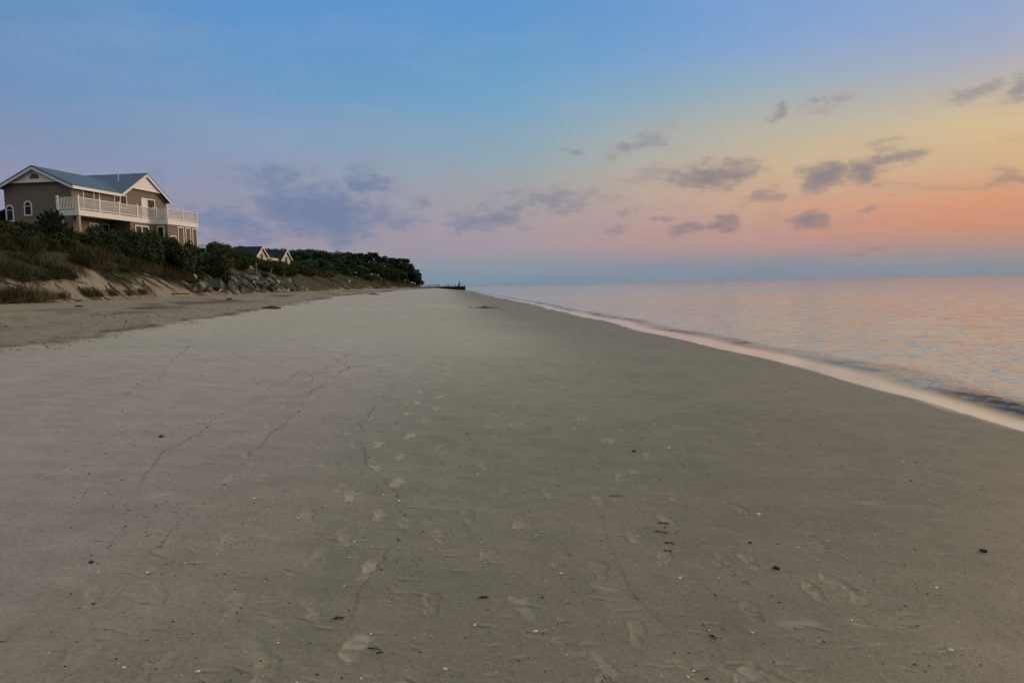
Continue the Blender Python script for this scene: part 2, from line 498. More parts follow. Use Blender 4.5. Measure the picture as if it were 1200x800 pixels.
def footprint(cx, cy, ang, left, depth=0.009, pale=0.55, L=0.29, solid=False):
    q = near_pts(cx, cy, 0.3)
    if not len(q): return
    dx = nx[q] - cx; dy = ny[q] - cy
    a = dx * math.sin(ang) + dy * math.cos(ang); b = dx * math.cos(ang) - dy * math.sin(ang)
    k = L / 0.29; sg = 1 if left else -1
    wa = fbm(nx[q] * 9 + cx * 7, ny[q] * 9, 301, 3) - .5; wb = fbm(nx[q] * 9, ny[q] * 9 + cy * 5, 302, 3) - .5
    a = a + wa * 0.075; b = b + wb * 0.06
    e1 = ((a - 0.06 * k) / (0.092 * k)) ** 2 + ((b - sg * 0.006) / (0.052 * k)) ** 2
    e2 = ((a + 0.092 * k) / (0.055 * k)) ** 2 + (b / (0.037 * k)) ** 2
    e3 = (a / (0.10 * k)) ** 2 + ((b + sg * 0.012) / (0.026 * k)) ** 2
    e = np.sqrt(np.minimum(np.minimum(e1, e2), e3))
    rough = fbm(nx[q] * 22, ny[q] * 22, int(abs(cx * 91 + cy * 37)) % 999, 2)
    inside = sstep(1.08, 0.78, e)
    rim = np.exp(-((e - 1.22) / 0.2) ** 2)
    depth = depth * .55
    nd[q] += -depth * inside * (0.6 + 0.8 * rough) + depth * 0.5 * rim * np.clip(rough * 2.4 - .6, 0, 2)
    if solid:
        npale[q] = np.maximum(npale[q], pale * sstep(1.35, .7, e) * (.25 + .75 * sstep(.28, .62, rough)))
        return
    npale[q] = np.maximum(npale[q], pale * sstep(0.38, 0.66, rough * sstep(1.6, 0.8, e) + 0.04))


def walk(pxs, stride=0.72, gap=0.11, depth=0.009, pale=0.5, skip=0.0, rmax=30, solid=False):
    P = [np.array(on_plane(a, b, 0.42)) for a, b in pxs]
    P = [np.array(G(a, b)[:2]) for a, b in pxs]
    seg = 0.0; side = 1
    for p, q in zip(P, P[1:]):
        d = q - p; Ln = np.linalg.norm(d); d = d / Ln; ang = math.atan2(d[0], d[1])
        while seg < Ln:
            c = p + d * seg + np.array([d[1], -d[0]]) * gap * side * (0.7 + 0.6 * random.random())
            if random.random() > skip and np.hypot(*c) < rmax:
                footprint(c[0], c[1], ang + side * 0.12 + random.uniform(-.08, .08), side > 0, depth * random.uniform(.6, 1.2), pale * random.uniform(.4, 1.2), random.uniform(0.26, 0.30), solid)
            seg += stride * random.uniform(.9, 1.1); side = -side
        seg -= Ln


walk([(385, 760), (425, 622), (425, 587), (455, 553), (458, 525), (490, 490), (505, 460), (522, 420), (527, 385)], pale=1.0, stride=.45, solid=True, gap=.13)
walk([(725, 740), (725, 690), (715, 545), (690, 510), (655, 455), (622, 410)], pale=.5, solid=True)
walk([(290, 790), (300, 725), (375, 605), (400, 530), (440, 450), (462, 400)], pale=.42, solid=True)
walk([(1085, 760), (1060, 720), (960, 650), (870, 590), (780, 520), (700, 440)], pale=.35, depth=.011, skip=.25)
walk([(150, 790), (215, 690), (290, 560), (330, 490), (400, 420)], pale=.4, skip=.3)
walk([(850, 790), (840, 690), (820, 640), (760, 560), (720, 500)], pale=.5, skip=.2)
walk([(640, 800), (640, 660), (620, 560), (600, 480)], pale=.5, skip=.3)
walk([(60, 780), (180, 640), (300, 500), (400, 400)], pale=.3, skip=.4, depth=.006)
walk([(960, 800), (900, 700), (800, 600), (740, 540)], pale=.4, skip=.35)
walk([(500, 790), (560, 640), (590, 520), (600, 430)], pale=.4, skip=.5)
for k in range(60):
    yy = 2.6 + 17 * random.random() ** 1.5; xx = random.uniform(-0.55, 0.5) * yy
    footprint(xx, yy, random.uniform(-0.6, 0.6) + (math.pi if random.random() < .4 else 0), random.random() < .5, random.uniform(.003, .009), random.uniform(0, .55), random.uniform(.22, .29))

for k in range(75):          # scuffs and drag marks
    cy = 2.7 + 16 * random.random() ** 1.3; cx = random.uniform(-.55, .5) * cy; Ls = random.uniform(.06, .18); Ws = random.uniform(.012, .035) * (1 + cy * .06); an = random.gauss(0, .5)
    q = near_pts(cx, cy, Ls + .1)
    if not len(q): continue
    dx = nx[q] - cx; dy = ny[q] - cy; wv_ = (fbm(nx[q] * 7, ny[q] * 7, 310 + k, 3) - .5)
    a = dx * math.cos(an) + dy * math.sin(an); b = -dx * math.sin(an) + dy * math.cos(an) + wv_ * .09
    g = np.exp(-(b / Ws) ** 2) * sstep(Ls, Ls * .5, np.abs(a))
    npale[q] = np.maximum(npale[q], random.uniform(.15, .5) * g * sstep(-.25, .15, wv_))
    nd[q] += .004 * g * random.choice([-1, 1])

lines = [
    [(350, 435), (300, 468), (255, 490), (225, 515), (190, 537), (165, 566), (152, 590), (135, 617), (123, 648), (121, 672)],
    [(430, 420), (365, 458), (330, 500), (290, 535), (238, 583), (215, 605), (160, 650), (145, 670), (125, 705), (70, 770), (30, 800)],
    [(455, 455), (432, 488), (415, 520), (442, 548), (468, 578), (471, 605), (445, 645), (425, 690), (417, 730), (438, 775)],
    [(555, 470), (553, 560), (557, 650), (566, 720), (588, 800)],
    [(640, 500), (668, 535), (702, 610), (745, 700), (782, 745)],
    [(230, 400), (190, 432), (140, 466)],
    [(240, 465), (170, 502), (110, 545), (60, 572), (0, 592)],
    [(75, 685), (30, 722), (0, 746)],
    [(420, 405), (395, 425), (350, 452)],
    [(600, 420), (660, 480), (720, 545), (770, 640), (800, 720)],
    [(780, 620), (800, 640), (820, 690), (850, 800)],
]
line_pts = []
for li, L in enumerate(lines):
    P = np.array([G(a, b)[:2] for a, b in L])
    seg = np.linalg.norm(np.diff(P, axis=0), axis=1); cum = np.concatenate([[0], np.cumsum(seg)])
    t = np.arange(0, cum[-1], 0.02)
    X = np.interp(t, cum, P[:, 0]); Y = np.interp(t, cum, P[:, 1])
    X = X + (fbm(t * 1.7, t * 0 + li, 71, 4) - 0.5) * 0.22; Y = Y + (fbm(t * 1.7, t * 0 + li + 50, 72, 4) - 0.5) * 0.22
    faint = li in (3, 6, 9, 10)
    line_pts.append((X, Y, faint))
    dens = fbm(t * 1.1, t * 0 + li * 3.1, 73, 3)
    for x, y, dn in zip(X, Y, dens):
        if y > 26: continue
        wdt = (0.0045 + 0.0008 * y) * (0.5 + dn)
        q = near_pts(x, y, wdt * 2.2 + .012)
        if not len(q): continue
        d = np.hypot(nx[q] - x, (ny[q] - y) * 0.75)
        st = (0.12 if faint else 0.40) * sstep(0.36, 0.66, dn)
        ndark[q] = np.maximum(ndark[q], st * np.exp(-(d / wdt) ** 2))
        nd[q] += -0.0004 * np.exp(-(d / (wdt * 1.6)) ** 2)
# swash scour tails beside pebbles get added below via 'tails'
tails = []
for k in range(760):
    yy = 2.6 + 16 * random.random() ** 1.4; xx = random.uniform(-0.6, 0.62) * yy
    tails.append((xx, yy, random.uniform(.03, .18), random.uniform(.15, .6)))
for (x, y, L, st) in tails:
    q = near_pts(x, y, L + .05)
    if not len(q): continue
    dx = nx[q] - x; dy = ny[q] - y + (0.12 + 0.35 * math.sin(x * 37 + y * 91)) * (nx[q] - x)
    g = np.exp(-(dy / (0.010 + 0.001 * y)) ** 2) * sstep(-0.02, 0.02, dx) * sstep(L, 0.2 * L, dx)
    ndark[q] = np.maximum(ndark[q], st * g * 0.95)
    nd[q] -= 0.003 * g
    npale[q] = np.maximum(npale[q], 0.5 * np.exp(-((dy - 0.018 - 0.001 * y) / (0.008 + .001 * y)) ** 2) * sstep(-0.01, 0.02, dx) * sstep(L, 0.2 * L, dx))
gz[ni] += nd; A_dark[ni] = ndark; A_pale[ni] = npale
# seaweed streaks on the dry upper beach and the wrack line
wl = np.abs(gs - sw_ + edge * 0.9 - 0.4)
wrk = np.exp(-(wl / 0.35) ** 2) * sstep(0.42, 0.62, fbm(gx * 1.6, gy * 1.6, 81, 4))
band = np.exp(-((gs - sw_ - (sf_ - sw_) * 0.45) / 2.4) ** 2) * sstep(0.50, 0.66, fbm(gx * 0.45, gy * 0.3, 82, 5))
A_dark = np.maximum(A_dark, np.where(gy > 0, np.maximum(wrk * 0.75, band * 0.8), 0))

mt_sand, nt, b = new_mat("beach_sand")
P = nt.pos()
dry, veg, dark, pale, wet = [nt.attr(k) for k in ('dry', 'veg', 'dark', 'pale', 'wet')]
n_big = nt.noise(P, 0.28, 4, 0.55); n_mid = nt.noise(P, 2.3, 6, 0.68); n_fine = nt.noise(P, 38, 4, 0.65); n_gr = nt.noise(P, 240, 2, 0.6)
streak = nt.noise(nt.mapping(P, rot=(0, 0, math.radians(-8)), scale=(0.9, 3.2, 1)), 1.4, 5, 0.62)
c = nt.mix(nt.mr(n_big, 0.35, 0.65), (0.204, 0.187, 0.138), (0.236, 0.212, 0.163))
c = nt.mix(nt.math('MULTIPLY', nt.attr('mauve'), .85), c, (0.330, 0.280, 0.276))
c = nt.mix(nt.math('MULTIPLY', nt.attr('umber'), .85), c, (0.130, 0.114, 0.080))
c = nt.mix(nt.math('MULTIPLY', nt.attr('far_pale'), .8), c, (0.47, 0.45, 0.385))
cd = nt.mix(n_mid, (0.205, 0.178, 0.140), (0.305, 0.268, 0.212))
c = nt.mix(dry, c, cd)
f = nt.math('ADD', nt.mr(n_mid, 0.3, 0.7, -0.12, 0.12, False), nt.mr(streak, 0.3, 0.7, -0.08, 0.08, False))
f = nt.math('ADD', f, nt.mr(n_fine, 0.28, 0.72, -0.19, 0.19, False))
f = nt.math('ADD', f, nt.mr(n_gr, 0.28, 0.72, -0.24, 0.24, False))
c = nt.mix(1.0, c, nt.math('ADD', f, 1.0), 'MULTIPLY')
# dark and light grains
for sc, thr, colr, pr in ((26, 0.10, (0.06, 0.05, 0.04), 0.22), (33, 0.085, (0.50, 0.46, 0.40), 0.12), (9, 0.055, (0.05, 0.042, 0.035), 0.35)):
    vo = nt.add('ShaderNodeTexVoronoi'); nt.l.new(P, vo.inputs['Vector']); vo.inputs['Scale'].default_value = sc
    sx = nt.add('ShaderNodeSeparateColor'); nt.l.new(vo.outputs['Color'], sx.inputs[0])
    g = nt.math('MULTIPLY', nt.math('LESS_THAN', vo.outputs['Distance'], thr), nt.math('LESS_THAN', sx.outputs[0], pr))
    g = nt.math('MULTIPLY', g, nt.mr(nt.noise(P, 0.9, 3, .5), 0.42, 0.6, 0.0, 0.8))
    c = nt.mix(nt.math('MULTIPLY', g, nt.mr(wet, 0, 0.6, 1, 0)), c, colr)
c = nt.mix(nt.math('MULTIPLY', pale, 0.7), c, (0.46, 0.415, 0.34))
c = nt.mix(dark, c, (0.030, 0.025, 0.020))
cv = nt.mix(n_mid, (0.034, 0.036, 0.014), (0.072, 0.068, 0.028))
c = nt.mix(veg, c, cv)
c = nt.mix(nt.math('MULTIPLY', wet, 0.55), c, (0.20, 0.18, 0.15))
nt.put(b.inputs['Base Color'], c)
rg = nt.mix(dry, (0.62, 0.62, 0.62), (0.95, 0.95, 0.95))
rg = nt.mix(wet, rg, (0.16, 0.16, 0.16))
nt.put(b.inputs['Roughness'], rg)
b.inputs['Specular IOR Level'].default_value = 0.5
hh = nt.math('ADD', nt.math('MULTIPLY', n_fine, 0.55), nt.math('MULTIPLY', n_gr, 0.25))
hh = nt.math('ADD', hh, nt.math('MULTIPLY', streak, 0.5))
nb = nt.bump(hh, nt.mr(wet, 0, 0.7, 1.0, 0.0), 0.014)
nt.put(b.inputs['Normal'], nt.bump(n_mid, nt.math('MULTIPLY', dry, 0.9), 0.16, nb))
me = np_mesh("beach_sand", np.stack([gx, gy, gz], 1), gf, dict(dry=A_dry, veg=A_veg, dark=A_dark, pale=A_pale, wet=A_wet, umber=A_umber, mauve=A_mauve, far_pale=A_far), True, [mt_sand])
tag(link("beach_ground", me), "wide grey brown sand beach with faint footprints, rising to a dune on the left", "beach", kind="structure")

# ------------------------------------------------------------------ sea
rl = [4.5]
while rl[-1] < 60000:
    r = rl[-1]
    st = max(0.012, (r * r + 4.2) / 2.05 * 0.0011)
    st = min(st, 0.6) if r < 150 else r * 0.03
    rl.append(r + st)
wx, wy, wf = polar(-6, 40, 0.10, 25, 0.5, 4.0, rl)
wr = np.hypot(wx, wy)
wxs = coast(wy)[0]
d = wx - wxs + (fbm(wx * 0.18, wy * 0.18, 91, 3) - 0.5) * 1.4
am = sstep(0.9, 4.0, d) * sstep(170, 50, wr)
wz = np.zeros_like(wx)
for k in range(26):
    lam = 0.45 * 1.16 ** k if k < 16 else random.uniform(0.5, 3.2)
    th = random.gauss(math.radians(192), 0.55)
    kx, ky = math.sin(th) * 2 * math.pi / lam, math.cos(th) * 2 * math.pi / lam
    ph = kx * wx + ky * wy + random.uniform(0, 6.28) + 2.0 * fbm(wx * 0.1, wy * 0.1, 100 + k, 2)
    wz += am * 0.0036 * lam ** 0.35 * np.sin(ph) * (0.4 + 1.2 * fbm(wx * 0.07 + k, wy * 0.07, 130 + k, 2))
brk = np.interp(wy, [0, 9, 12, 16, 22, 30, 45, 70, 120, 260], [1, 1, 1, .8, .45, .8, .6, .8, .5, .4])
brk = brk * (0.1 + 1.4 * fbm(wy * 0.16, wx * 0.0 + 3, 92, 3))
d2 = d - 1.25 - (fbm(wy * 0.25, wx * 0 + 1, 93, 3) - .5) * 0.8
wz += 0.07 * brk * np.exp(-(np.where(d2 < 0, d2 / 0.16, d2 / 0.6)) ** 2)
d3 = d - 3.4 - (fbm(wy * 0.15, wx * 0 + 5, 94, 3) - .5) * 2.0
wz += 0.030 * sstep(.45, .65, fbm(wy * 0.13, wx * 0 + 9, 95, 2)) * np.exp(-(np.where(d3 < 0, d3 / 0.16, d3 / 0.5)) ** 2)
# edge ripples riding on the wavelet
wz += 0.010 * sstep(0.9, 1.3, d) * sstep(2.6, 1.5, d) * np.sin((wx + 0.3 * wy) * 16 + 5 * fbm(wx * 1.2, wy * 1.2, 96, 3))
wz = np.where(wr > 200, wz * 0, wz)
gh = height(wx, wy)
keep = (gh < 0.10)
fk = keep[wf].any(axis=1)
wf = wf[fk]
used = np.unique(wf); remap = -np.ones(len(wx), np.int64); remap[used] = np.arange(len(used))
wf = remap[wf]
mt_w, nt, b = new_mat("sea_water")
P = nt.pos(); sh = nt.attr('shore')
cw = nt.mix(nt.mr(sh, 0.5, 1.1), (0.72, 0.64, 0.62), (0.075, 0.070, 0.062))  # pale edge strip has the pink sky reflection painted into its base
frag = nt.mr(nt.noise(P, 0.16, 4, 0.6), 0.42, 0.60, 0.0, 0.75)
cw = nt.mix(nt.math('MAXIMUM', nt.mr(sh, 1.35, 2.1), nt.math('MULTIPLY', frag, nt.mr(sh, 0.6, 1.0))), cw, (0.49, 0.475, 0.455))
cw = nt.mix(nt.mr(sh, 20, 200), cw, (0.31, 0.335, 0.335))
cw = nt.mix(nt.mr(sh, 250, 1800), cw, (0.10, 0.130, 0.145))
nt.put(b.inputs['Base Color'], cw)
b.inputs['Roughness'].default_value = 0.08; nt.put(b.inputs['IOR'], nt.math('SUBTRACT', nt.mr(sh, 1.4, 2.4, 1.10, 1.31), nt.mr(sh, 0.6, 1.0, -0.28, 0.0)))


def slope(vec, scale, det, amp):
    v = nt.add('ShaderNodeVectorMath', operation='SUBTRACT'); nt.l.new(nt.noise(vec, scale, det, 0.6, 0.3, True), v.inputs[0]); v.inputs[1].default_value = (0.5, 0.5, 0.5)
    v2 = nt.add('ShaderNodeVectorMath', operation='MULTIPLY'); nt.l.new(v.outputs[0], v2.inputs[0]); v2.inputs[1].default_value = (amp, amp, 0)
    return v2.outputs[0]


def vadd(p, q):
    v = nt.add('ShaderNodeVectorMath', operation='ADD'); nt.l.new(p, v.inputs[0]); nt.l.new(q, v.inputs[1]); return v.outputs[0]


sl_ = vadd(slope(nt.mapping(P, rot=(0, 0, 0.2), scale=(1, 1.7, 1)), 4.2, 3, 0.66), slope(nt.mapping(P, rot=(0, 0, -0.1), scale=(1, 2.2, 1)), 0.8, 3, 0.46))
wn3 = nt.noise(nt.mapping(P, scale=(0.6, 1.2, 1)), 0.045, 4, 0.6)
stg = nt.math('MULTIPLY', nt.mr(sh, 0.75, 1.6, 0.0, 1.0), nt.mr(wn3, 0.36, 0.66, 0.45, 1.15))
stg = nt.math('MULTIPLY', stg, nt.mr(sh, 1.4, 2.4, 1.7, 0.9))
stg = nt.math('MULTIPLY', stg, nt.mr(sh, 60, 600, 1.0, 2.2))
vs_ = nt.add('ShaderNodeVectorMath', operation='SCALE'); nt.l.new(sl_, vs_.inputs[0]); nt.put(vs_.inputs['Scale'], stg)
gn = nt.add('ShaderNodeNewGeometry').outputs['Normal']
nm = nt.add('ShaderNodeVectorMath', operation='NORMALIZE'); nt.l.new(vadd(gn, vs_.outputs[0]), nm.inputs[0])
nt.put(b.inputs['Normal'], nm.outputs[0])
me = np_mesh("sea_water", np.stack([wx, wy, wz], 1)[used], wf, dict(shore=d[used]), True, [mt_w])
tag(link("sea_water", me), "calm rippled bay water reflecting the pink dawn sky", "sea", kind="structure")

# ------------------------------------------------------------------ foliage toolkit
def foliage_mat(name, c1, c2, rough=0.7):
    mt, nt, b = new_mat(name)
    t = nt.attr('tint'); r = nt.add('ShaderNodeObjectInfo').outputs['Random']
    c = nt.mix(t, c1, c2)
    c = nt.mix(1.0, c, nt.mr(r, 0, 1, 0.55, 1.45, False), 'MULTIPLY')
    nt.put(b.inputs['Base Color'], c); b.inputs['Roughness'].default_value = rough
    b.inputs['Specular IOR Level'].default_value = 0.15
    return mt


M_green = foliage_mat("shrub_leaves", (0.018, 0.032, 0.012), (0.052, 0.072, 0.024))
M_olive = foliage_mat("olive_leaves", (0.035, 0.036, 0.013), (0.085, 0.080, 0.026))
M_tree = foliage_mat("tree_leaves", (0.018, 0.044, 0.018), (0.050, 0.105, 0.040))
M_pine = foliage_mat("pine_needles", (0.010, 0.024, 0.016), (0.030, 0.055, 0.034))
M_brush = foliage_mat("dead_brush", (0.024, 0.023, 0.011), (0.088, 0.076, 0.038))
M_grass = foliage_mat("dune_grass", (0.060, 0.050, 0.020), (0.17, 0.135, 0.065))
M_bark = simple("bark", (0.055, 0.042, 0.032), 0.9, 0.35, 14)
M_stick = simple("dead_wood", (0.085, 0.066, 0.05), 0.9, 0.35, 10)
M_drift = simple("driftwood", (0.13, 0.11, 0.085), 0.9, 0.35, 8)
M_post = simple("weathered_post", (0.17, 0.145, 0.115), 0.9, 0.3, 9, streak=(6, 6, 1))


def quads(C, N, size, asp=0.6, seed=0, tint=None):
    """leaf faces centred at C with normals N"""
    rg = np.random.default_rng(seed); n = len(C)
    N = N / np.maximum(np.linalg.norm(N, axis=1, keepdims=True), 1e-6)
    R = rg.normal(size=(n, 3)); U = np.cross(N, R); U /= np.maximum(np.linalg.norm(U, axis=1, keepdims=True), 1e-6)
    W = np.cross(N, U); s = np.asarray(size).reshape(-1, 1) * np.ones((n, 1))
    a = U * s; bb = W * s * asp
    V = np.stack([C - a, C + bb * 1.0, C + a, C - bb], 1).reshape(-1, 3)
    Fc = np.arange(4 * n).reshape(-1, 4)
    t = rg.random(n) if tint is None else tint
    return V, Fc, np.repeat(t, 4)


def crown_mesh(name, blobs, n, size, mat, seed, flat=1.0, shell=0.55):
    rg = np.random.default_rng(seed)
    vol = np.array([b[3] ** 2 for b in blobs]); pick = rg.choice(len(blobs), n, p=vol / vol.sum())
    B = np.array(blobs)[pick]
    D = rg.normal(size=(n, 3)); D /= np.linalg.norm(D, axis=1, keepdims=True)
    rad = (shell + (1 - shell) * rg.random(n) ** 0.5) * (0.80 + 0.45 * rg.random(n))
    C = B[:, :3] + D * (rad * B[:, 3])[:, None] * np.array([1, 1, flat])
    N = D * 0.6 + rg.normal(size=(n, 3)) * 0.7 + np.array([0, 0, 0.3])
    tb = rg.random(len(blobs))[pick]
    t = np.clip(0.55 * tb + 0.45 * rg.random(n), 0, 1)
    C[:, 2] = np.maximum(C[:, 2], 0.02)
    V, Fc, tt = quads(C, N, size * (0.55 + 0.9 * rg.random(n)), 0.62, seed + 1, t)
    return np_mesh(name, V, Fc, dict(tint=tt), False, [mat])


def shrub_blobs(seed, w_, h_, n=13):
    rg = random.Random(seed); o = []
    for i in range(n):
        a = rg.uniform(0, 6.28); r = w_ * 0.42 * math.sqrt(rg.random())
        z = h_ * rg.uniform(0.22, 0.78) * (1 - 0.35 * (r / (w_ * .5)) ** 2)
        o.append((r * math.cos(a), r * math.sin(a), z, rg.uniform(0.16, 0.30) * w_ * 0.8))
    return o


shrub_green = [crown_mesh("shrub", shrub_blobs(10 + k, 2.4, 1.7), 2600, 0.075, M_green, 10 + k, 0.85) for k in range(4)]
shrub_olive = [crown_mesh("shrub", shrub_blobs(30 + k, 2.2, 1.3), 2000, 0.075, M_olive, 30 + k, 0.8) for k in range(3)]


def brush_mesh(name, seed, n, R, Hh, mat, wd=0.012, lean=0.55):
    """a bush of thin bare stems"""
    rg = np.random.default_rng(seed)
    b0 = rg.normal(size=(n, 2)) * R * 0.45
    th = rg.random(n) * 6.283; ln = Hh * (0.45 + 0.75 * rg.random(n))
    tilt = rg.random(n) * lean
    tip = np.stack([b0[:, 0] + np.cos(th) * ln * np.sin(tilt), b0[:, 1] + np.sin(th) * ln * np.sin(tilt), ln * np.cos(tilt)], 1)
    base = np.stack([b0[:, 0], b0[:, 1], np.full(n, -0.15)], 1)
    mid = base * 0.5 + tip * 0.5 + rg.normal(size=(n, 3)) * 0.06 * Hh
    sd = np.stack([-np.sin(th), np.cos(th), np.zeros(n)], 1) * wd
    a = rg.random(n)[:, None] * 6.28; sd = sd * np.cos(a) + np.stack([np.cos(th), np.sin(th), np.zeros(n)], 1) * wd * np.sin(a)
    V = np.stack([base - sd, base + sd, mid + sd * .8, mid - sd * .8, tip + sd * .3, tip - sd * .3], 1).reshape(-1, 3)
    i = np.arange(n)[:, None] * 6
    Fc = np.concatenate([i + np.array([[0, 1, 2, 3]]), i + np.array([[3, 2, 4, 5]])])
    return np_mesh(name, V, Fc, dict(tint=np.repeat(rg.random(n), 6)), False, [mat])


brush_brown = [brush_mesh("dead_bush", 60 + k, 420, 1.0, 0.62, M_brush, 0.013, 1.25) for k in range(3)]
clump_grass = [brush_mesh("beach_grass", 80 + k, 420, 0.8, 0.5, M_grass, 0.012, 0.7) for k in range(3)]


def put(name, me, x, y, z=None, s=1.0, sz=None, rz=None, label=None, cat=None, group=None, tilt=(0, 0)):
    o = bpy.data.objects.new(name, me); COL.objects.link(o)
    o.location = (x, y, H1(x, y) if z is None else z)
    o.rotation_euler = (tilt[0], tilt[1], random.uniform(0, 6.28) if rz is None else rz)
    o.scale = (s, s, s if sz is None else sz)
    return tag(o, label, cat, group, 'thing')


# ------------------------------------------------------------------ house on the dune
M_side = simple("shingle_siding", (0.205, 0.164, 0.130), 0.85, 0.12, 4, 0.2, streak=(1, 1, 9))
M_white = simple("white_trim", (0.78, 0.77, 0.75), 0.6, 0.05, 4, 0.05)
M_roof = simple("blue_roof", (0.046, 0.115, 0.215), 0.55, 0.10, 3, 0.1, streak=(1, 6, 1))
M_glass, nt, b = new_mat("window_glass"); b.inputs['Base Color'].default_value = (0.02, 0.024, 0.03, 1); b.inputs['Roughness'].default_value = 0.15; b.inputs['Specular IOR Level'].default_value = 0.18
M_blind = simple("brown_blind", (0.16, 0.105, 0.075), 0.8, 0.12, 5)
M_yellow = simple("yellow_post", (0.42, 0.36, 0.20), 0.8, 0.15, 5)
M_deckf = simple("deck_floor", (0.30, 0.28, 0.25), 0.8, 0.15, 5)
ZG = 5.0
u_ang = math.radians(81.522)
HX, HA = -36.223, 81.522
house = empty("beach_house", (HX, 62.0, ZG), u_ang)
tag(house, "large tan shingled beach house with blue roof and long white railed deck on the dune", "house")
E = lambda a: a + EYE - ZG          # height above the eye -> local z
zf, ze = E(6.47), E(8.80)            # deck floor, upper eave
zr, zc = E(10.27), E(10.92)         # main ridge, cross ridge
mb = MB()
mb.prism([(0, -1.0), (0, ze), (3.13, zr), (6.27, ze), (6.27, -1.0)], 'x', 0, 5.9)
mb.prism([(5.96, -1.0), (5.96, ze), (9.42, zc), (12.88, ze), (12.88, -1.0)], 'y', 0.004, 6.26)
mb.box((4.58, -1.92, -1.0), (8.18, 0.001, zf - 0.32)); mb.box((8.19, -3.12, -1.0), (13.05, 0.002, zf - 0.32))
mb.box((0.5, 6.27, -1), (5, 9.5, E(6.0)))
mb.build("wall", M_side, house)


mb = MB()
def roofslab(mb, pts, th=0.10):
    pts = [Vector(p) for p in pts]; n = (pts[1] - pts[0]).cross(pts[2] - pts[0]).normalized()
    if n.z < 0: n = -n
    k = len(mb.v); m_ = len(pts)
    for p in pts: mb.v.append(tuple(p + n * 0.02))
    for p in pts: mb.v.append(tuple(p + n * (0.02 + th)))
    mb.f.append(tuple(k + i for i in range(m_))); mb.f.append(tuple(k + m_ + i for i in range(m_))); mb.mi += [0, 0]
    for i in range(m_):
        mb.f.append((k + i, k + (i + 1) % m_, k + m_ + (i + 1) % m_, k + m_ + i)); mb.mi.append(0)


ov = 0.42
sl1 = (zr - ze) / 3.13; sl2 = (zc - ze) / 3.46
roofslab(mb, [(-0.5, -ov, ze - ov * sl1), (5.93, -ov, ze - ov * sl1), (8.6, 3.13, zr), (-0.5, 3.13, zr)])
roofslab(mb, [(-0.5, 6.27 + ov, ze - ov * sl1), (6.0, 6.27 + ov, ze - ov * sl1), (8.6, 3.13, zr), (-0.5, 3.13, zr)])
roofslab(mb, [(5.96 - 0.3, -0.5, ze - 0.3 * sl2), (5.96 - 0.3, 6.8, ze - 0.3 * sl2), (9.42, 6.8, zc), (9.42, -0.5, zc)])
roofslab(mb, [(13.28, -0.5, ze - .4 * sl2), (13.28, 6.8, ze - .4 * sl2), (9.42, 6.8, zc), (9.42, -0.5, zc)])
roofslab(mb, [(0.1, 6.3, E(6.9)), (5.3, 6.3, E(6.9)), (5.3, 10.0, E(5.7)), (0.1, 10.0, E(5.7))])
roof = mb.build("roof", M_roof, house)
mb = MB(); mb.tube([(7.9, 1.4, zc - 1.1), (7.9, 1.4, zc + 0.02)], 0.06); mb.build("vent_pipe", M_white, roof)
# gable trims: rake boards + pale pediment
mb = MB()
hp_ = 1.15
mb.prism([(3.13 - hp_ / sl1, zr - hp_ - .02), (3.13, zr - 0.02), (3.13 + hp_ / sl1, zr - hp_ - .02)], 'x', -0.22, -0.003)
for y0, y1 in ((-ov, 3.13), (6.27 + ov, 3.13)):
    mb.beam((-0.47, y0, ze - ov * sl1 - 0.10), (-0.47, y1, zr - 0.10), 0.07, 0.19)
mb.beam((-0.26, 3.13 - hp_ / sl1 - .1, zr - hp_ - .04), (-0.26, 3.13 + hp_ / sl1 + .1, zr - hp_ - .04), 0.06, 0.14)
gt = mb.build("gable_trim", M_white, house)
mb = MB(); pr = [(3.13 + 0.42 * math.cos(a), zr - 0.93 + 0.42 * math.sin(a)) for a in np.linspace(0, math.pi, 10)]
mb.prism(pr, 'x', -0.26, -0.225); mb.build("fan_vent", M_blind, gt)
mb = MB()
mb.prism([(9.42 - 1.4 / sl2, zc - 1.46), (9.42, zc - 0.06), (9.42 + 1.4 / sl2, zc - 1.46)], 'y', -0.30, -0.001)
mb.beam((5.66, -0.48, ze - 0.3 * sl2 - 0.10), (9.42, -0.48, zc - 0.12), 0.07, 0.19); mb.beam((13.28, -0.48, ze - .4 * sl2 - 0.10), (9.42, -0.48, zc - 0.12), 0.07, 0.19)
mb.beam((9.36 - 1.4 / sl2, -0.34, zc - 1.50), (9.48 + 1.4 / sl2, -0.34, zc - 1.50), 0.06, 0.12)
mb.build("gable_trim", M_white, house)
mb = MB(); mb.box((-0.43, -ov - 0.08, ze - ov * sl1 - 0.20), (5.6, -ov, ze - ov * sl1 + 0.04)); mb.build("gutter", M_white, house)
mb = MB(); mb.box((12.80, -0.06, zf + .03), (12.94, -0.002, ze - .3)); mb.build("corner_board", M_white, house)


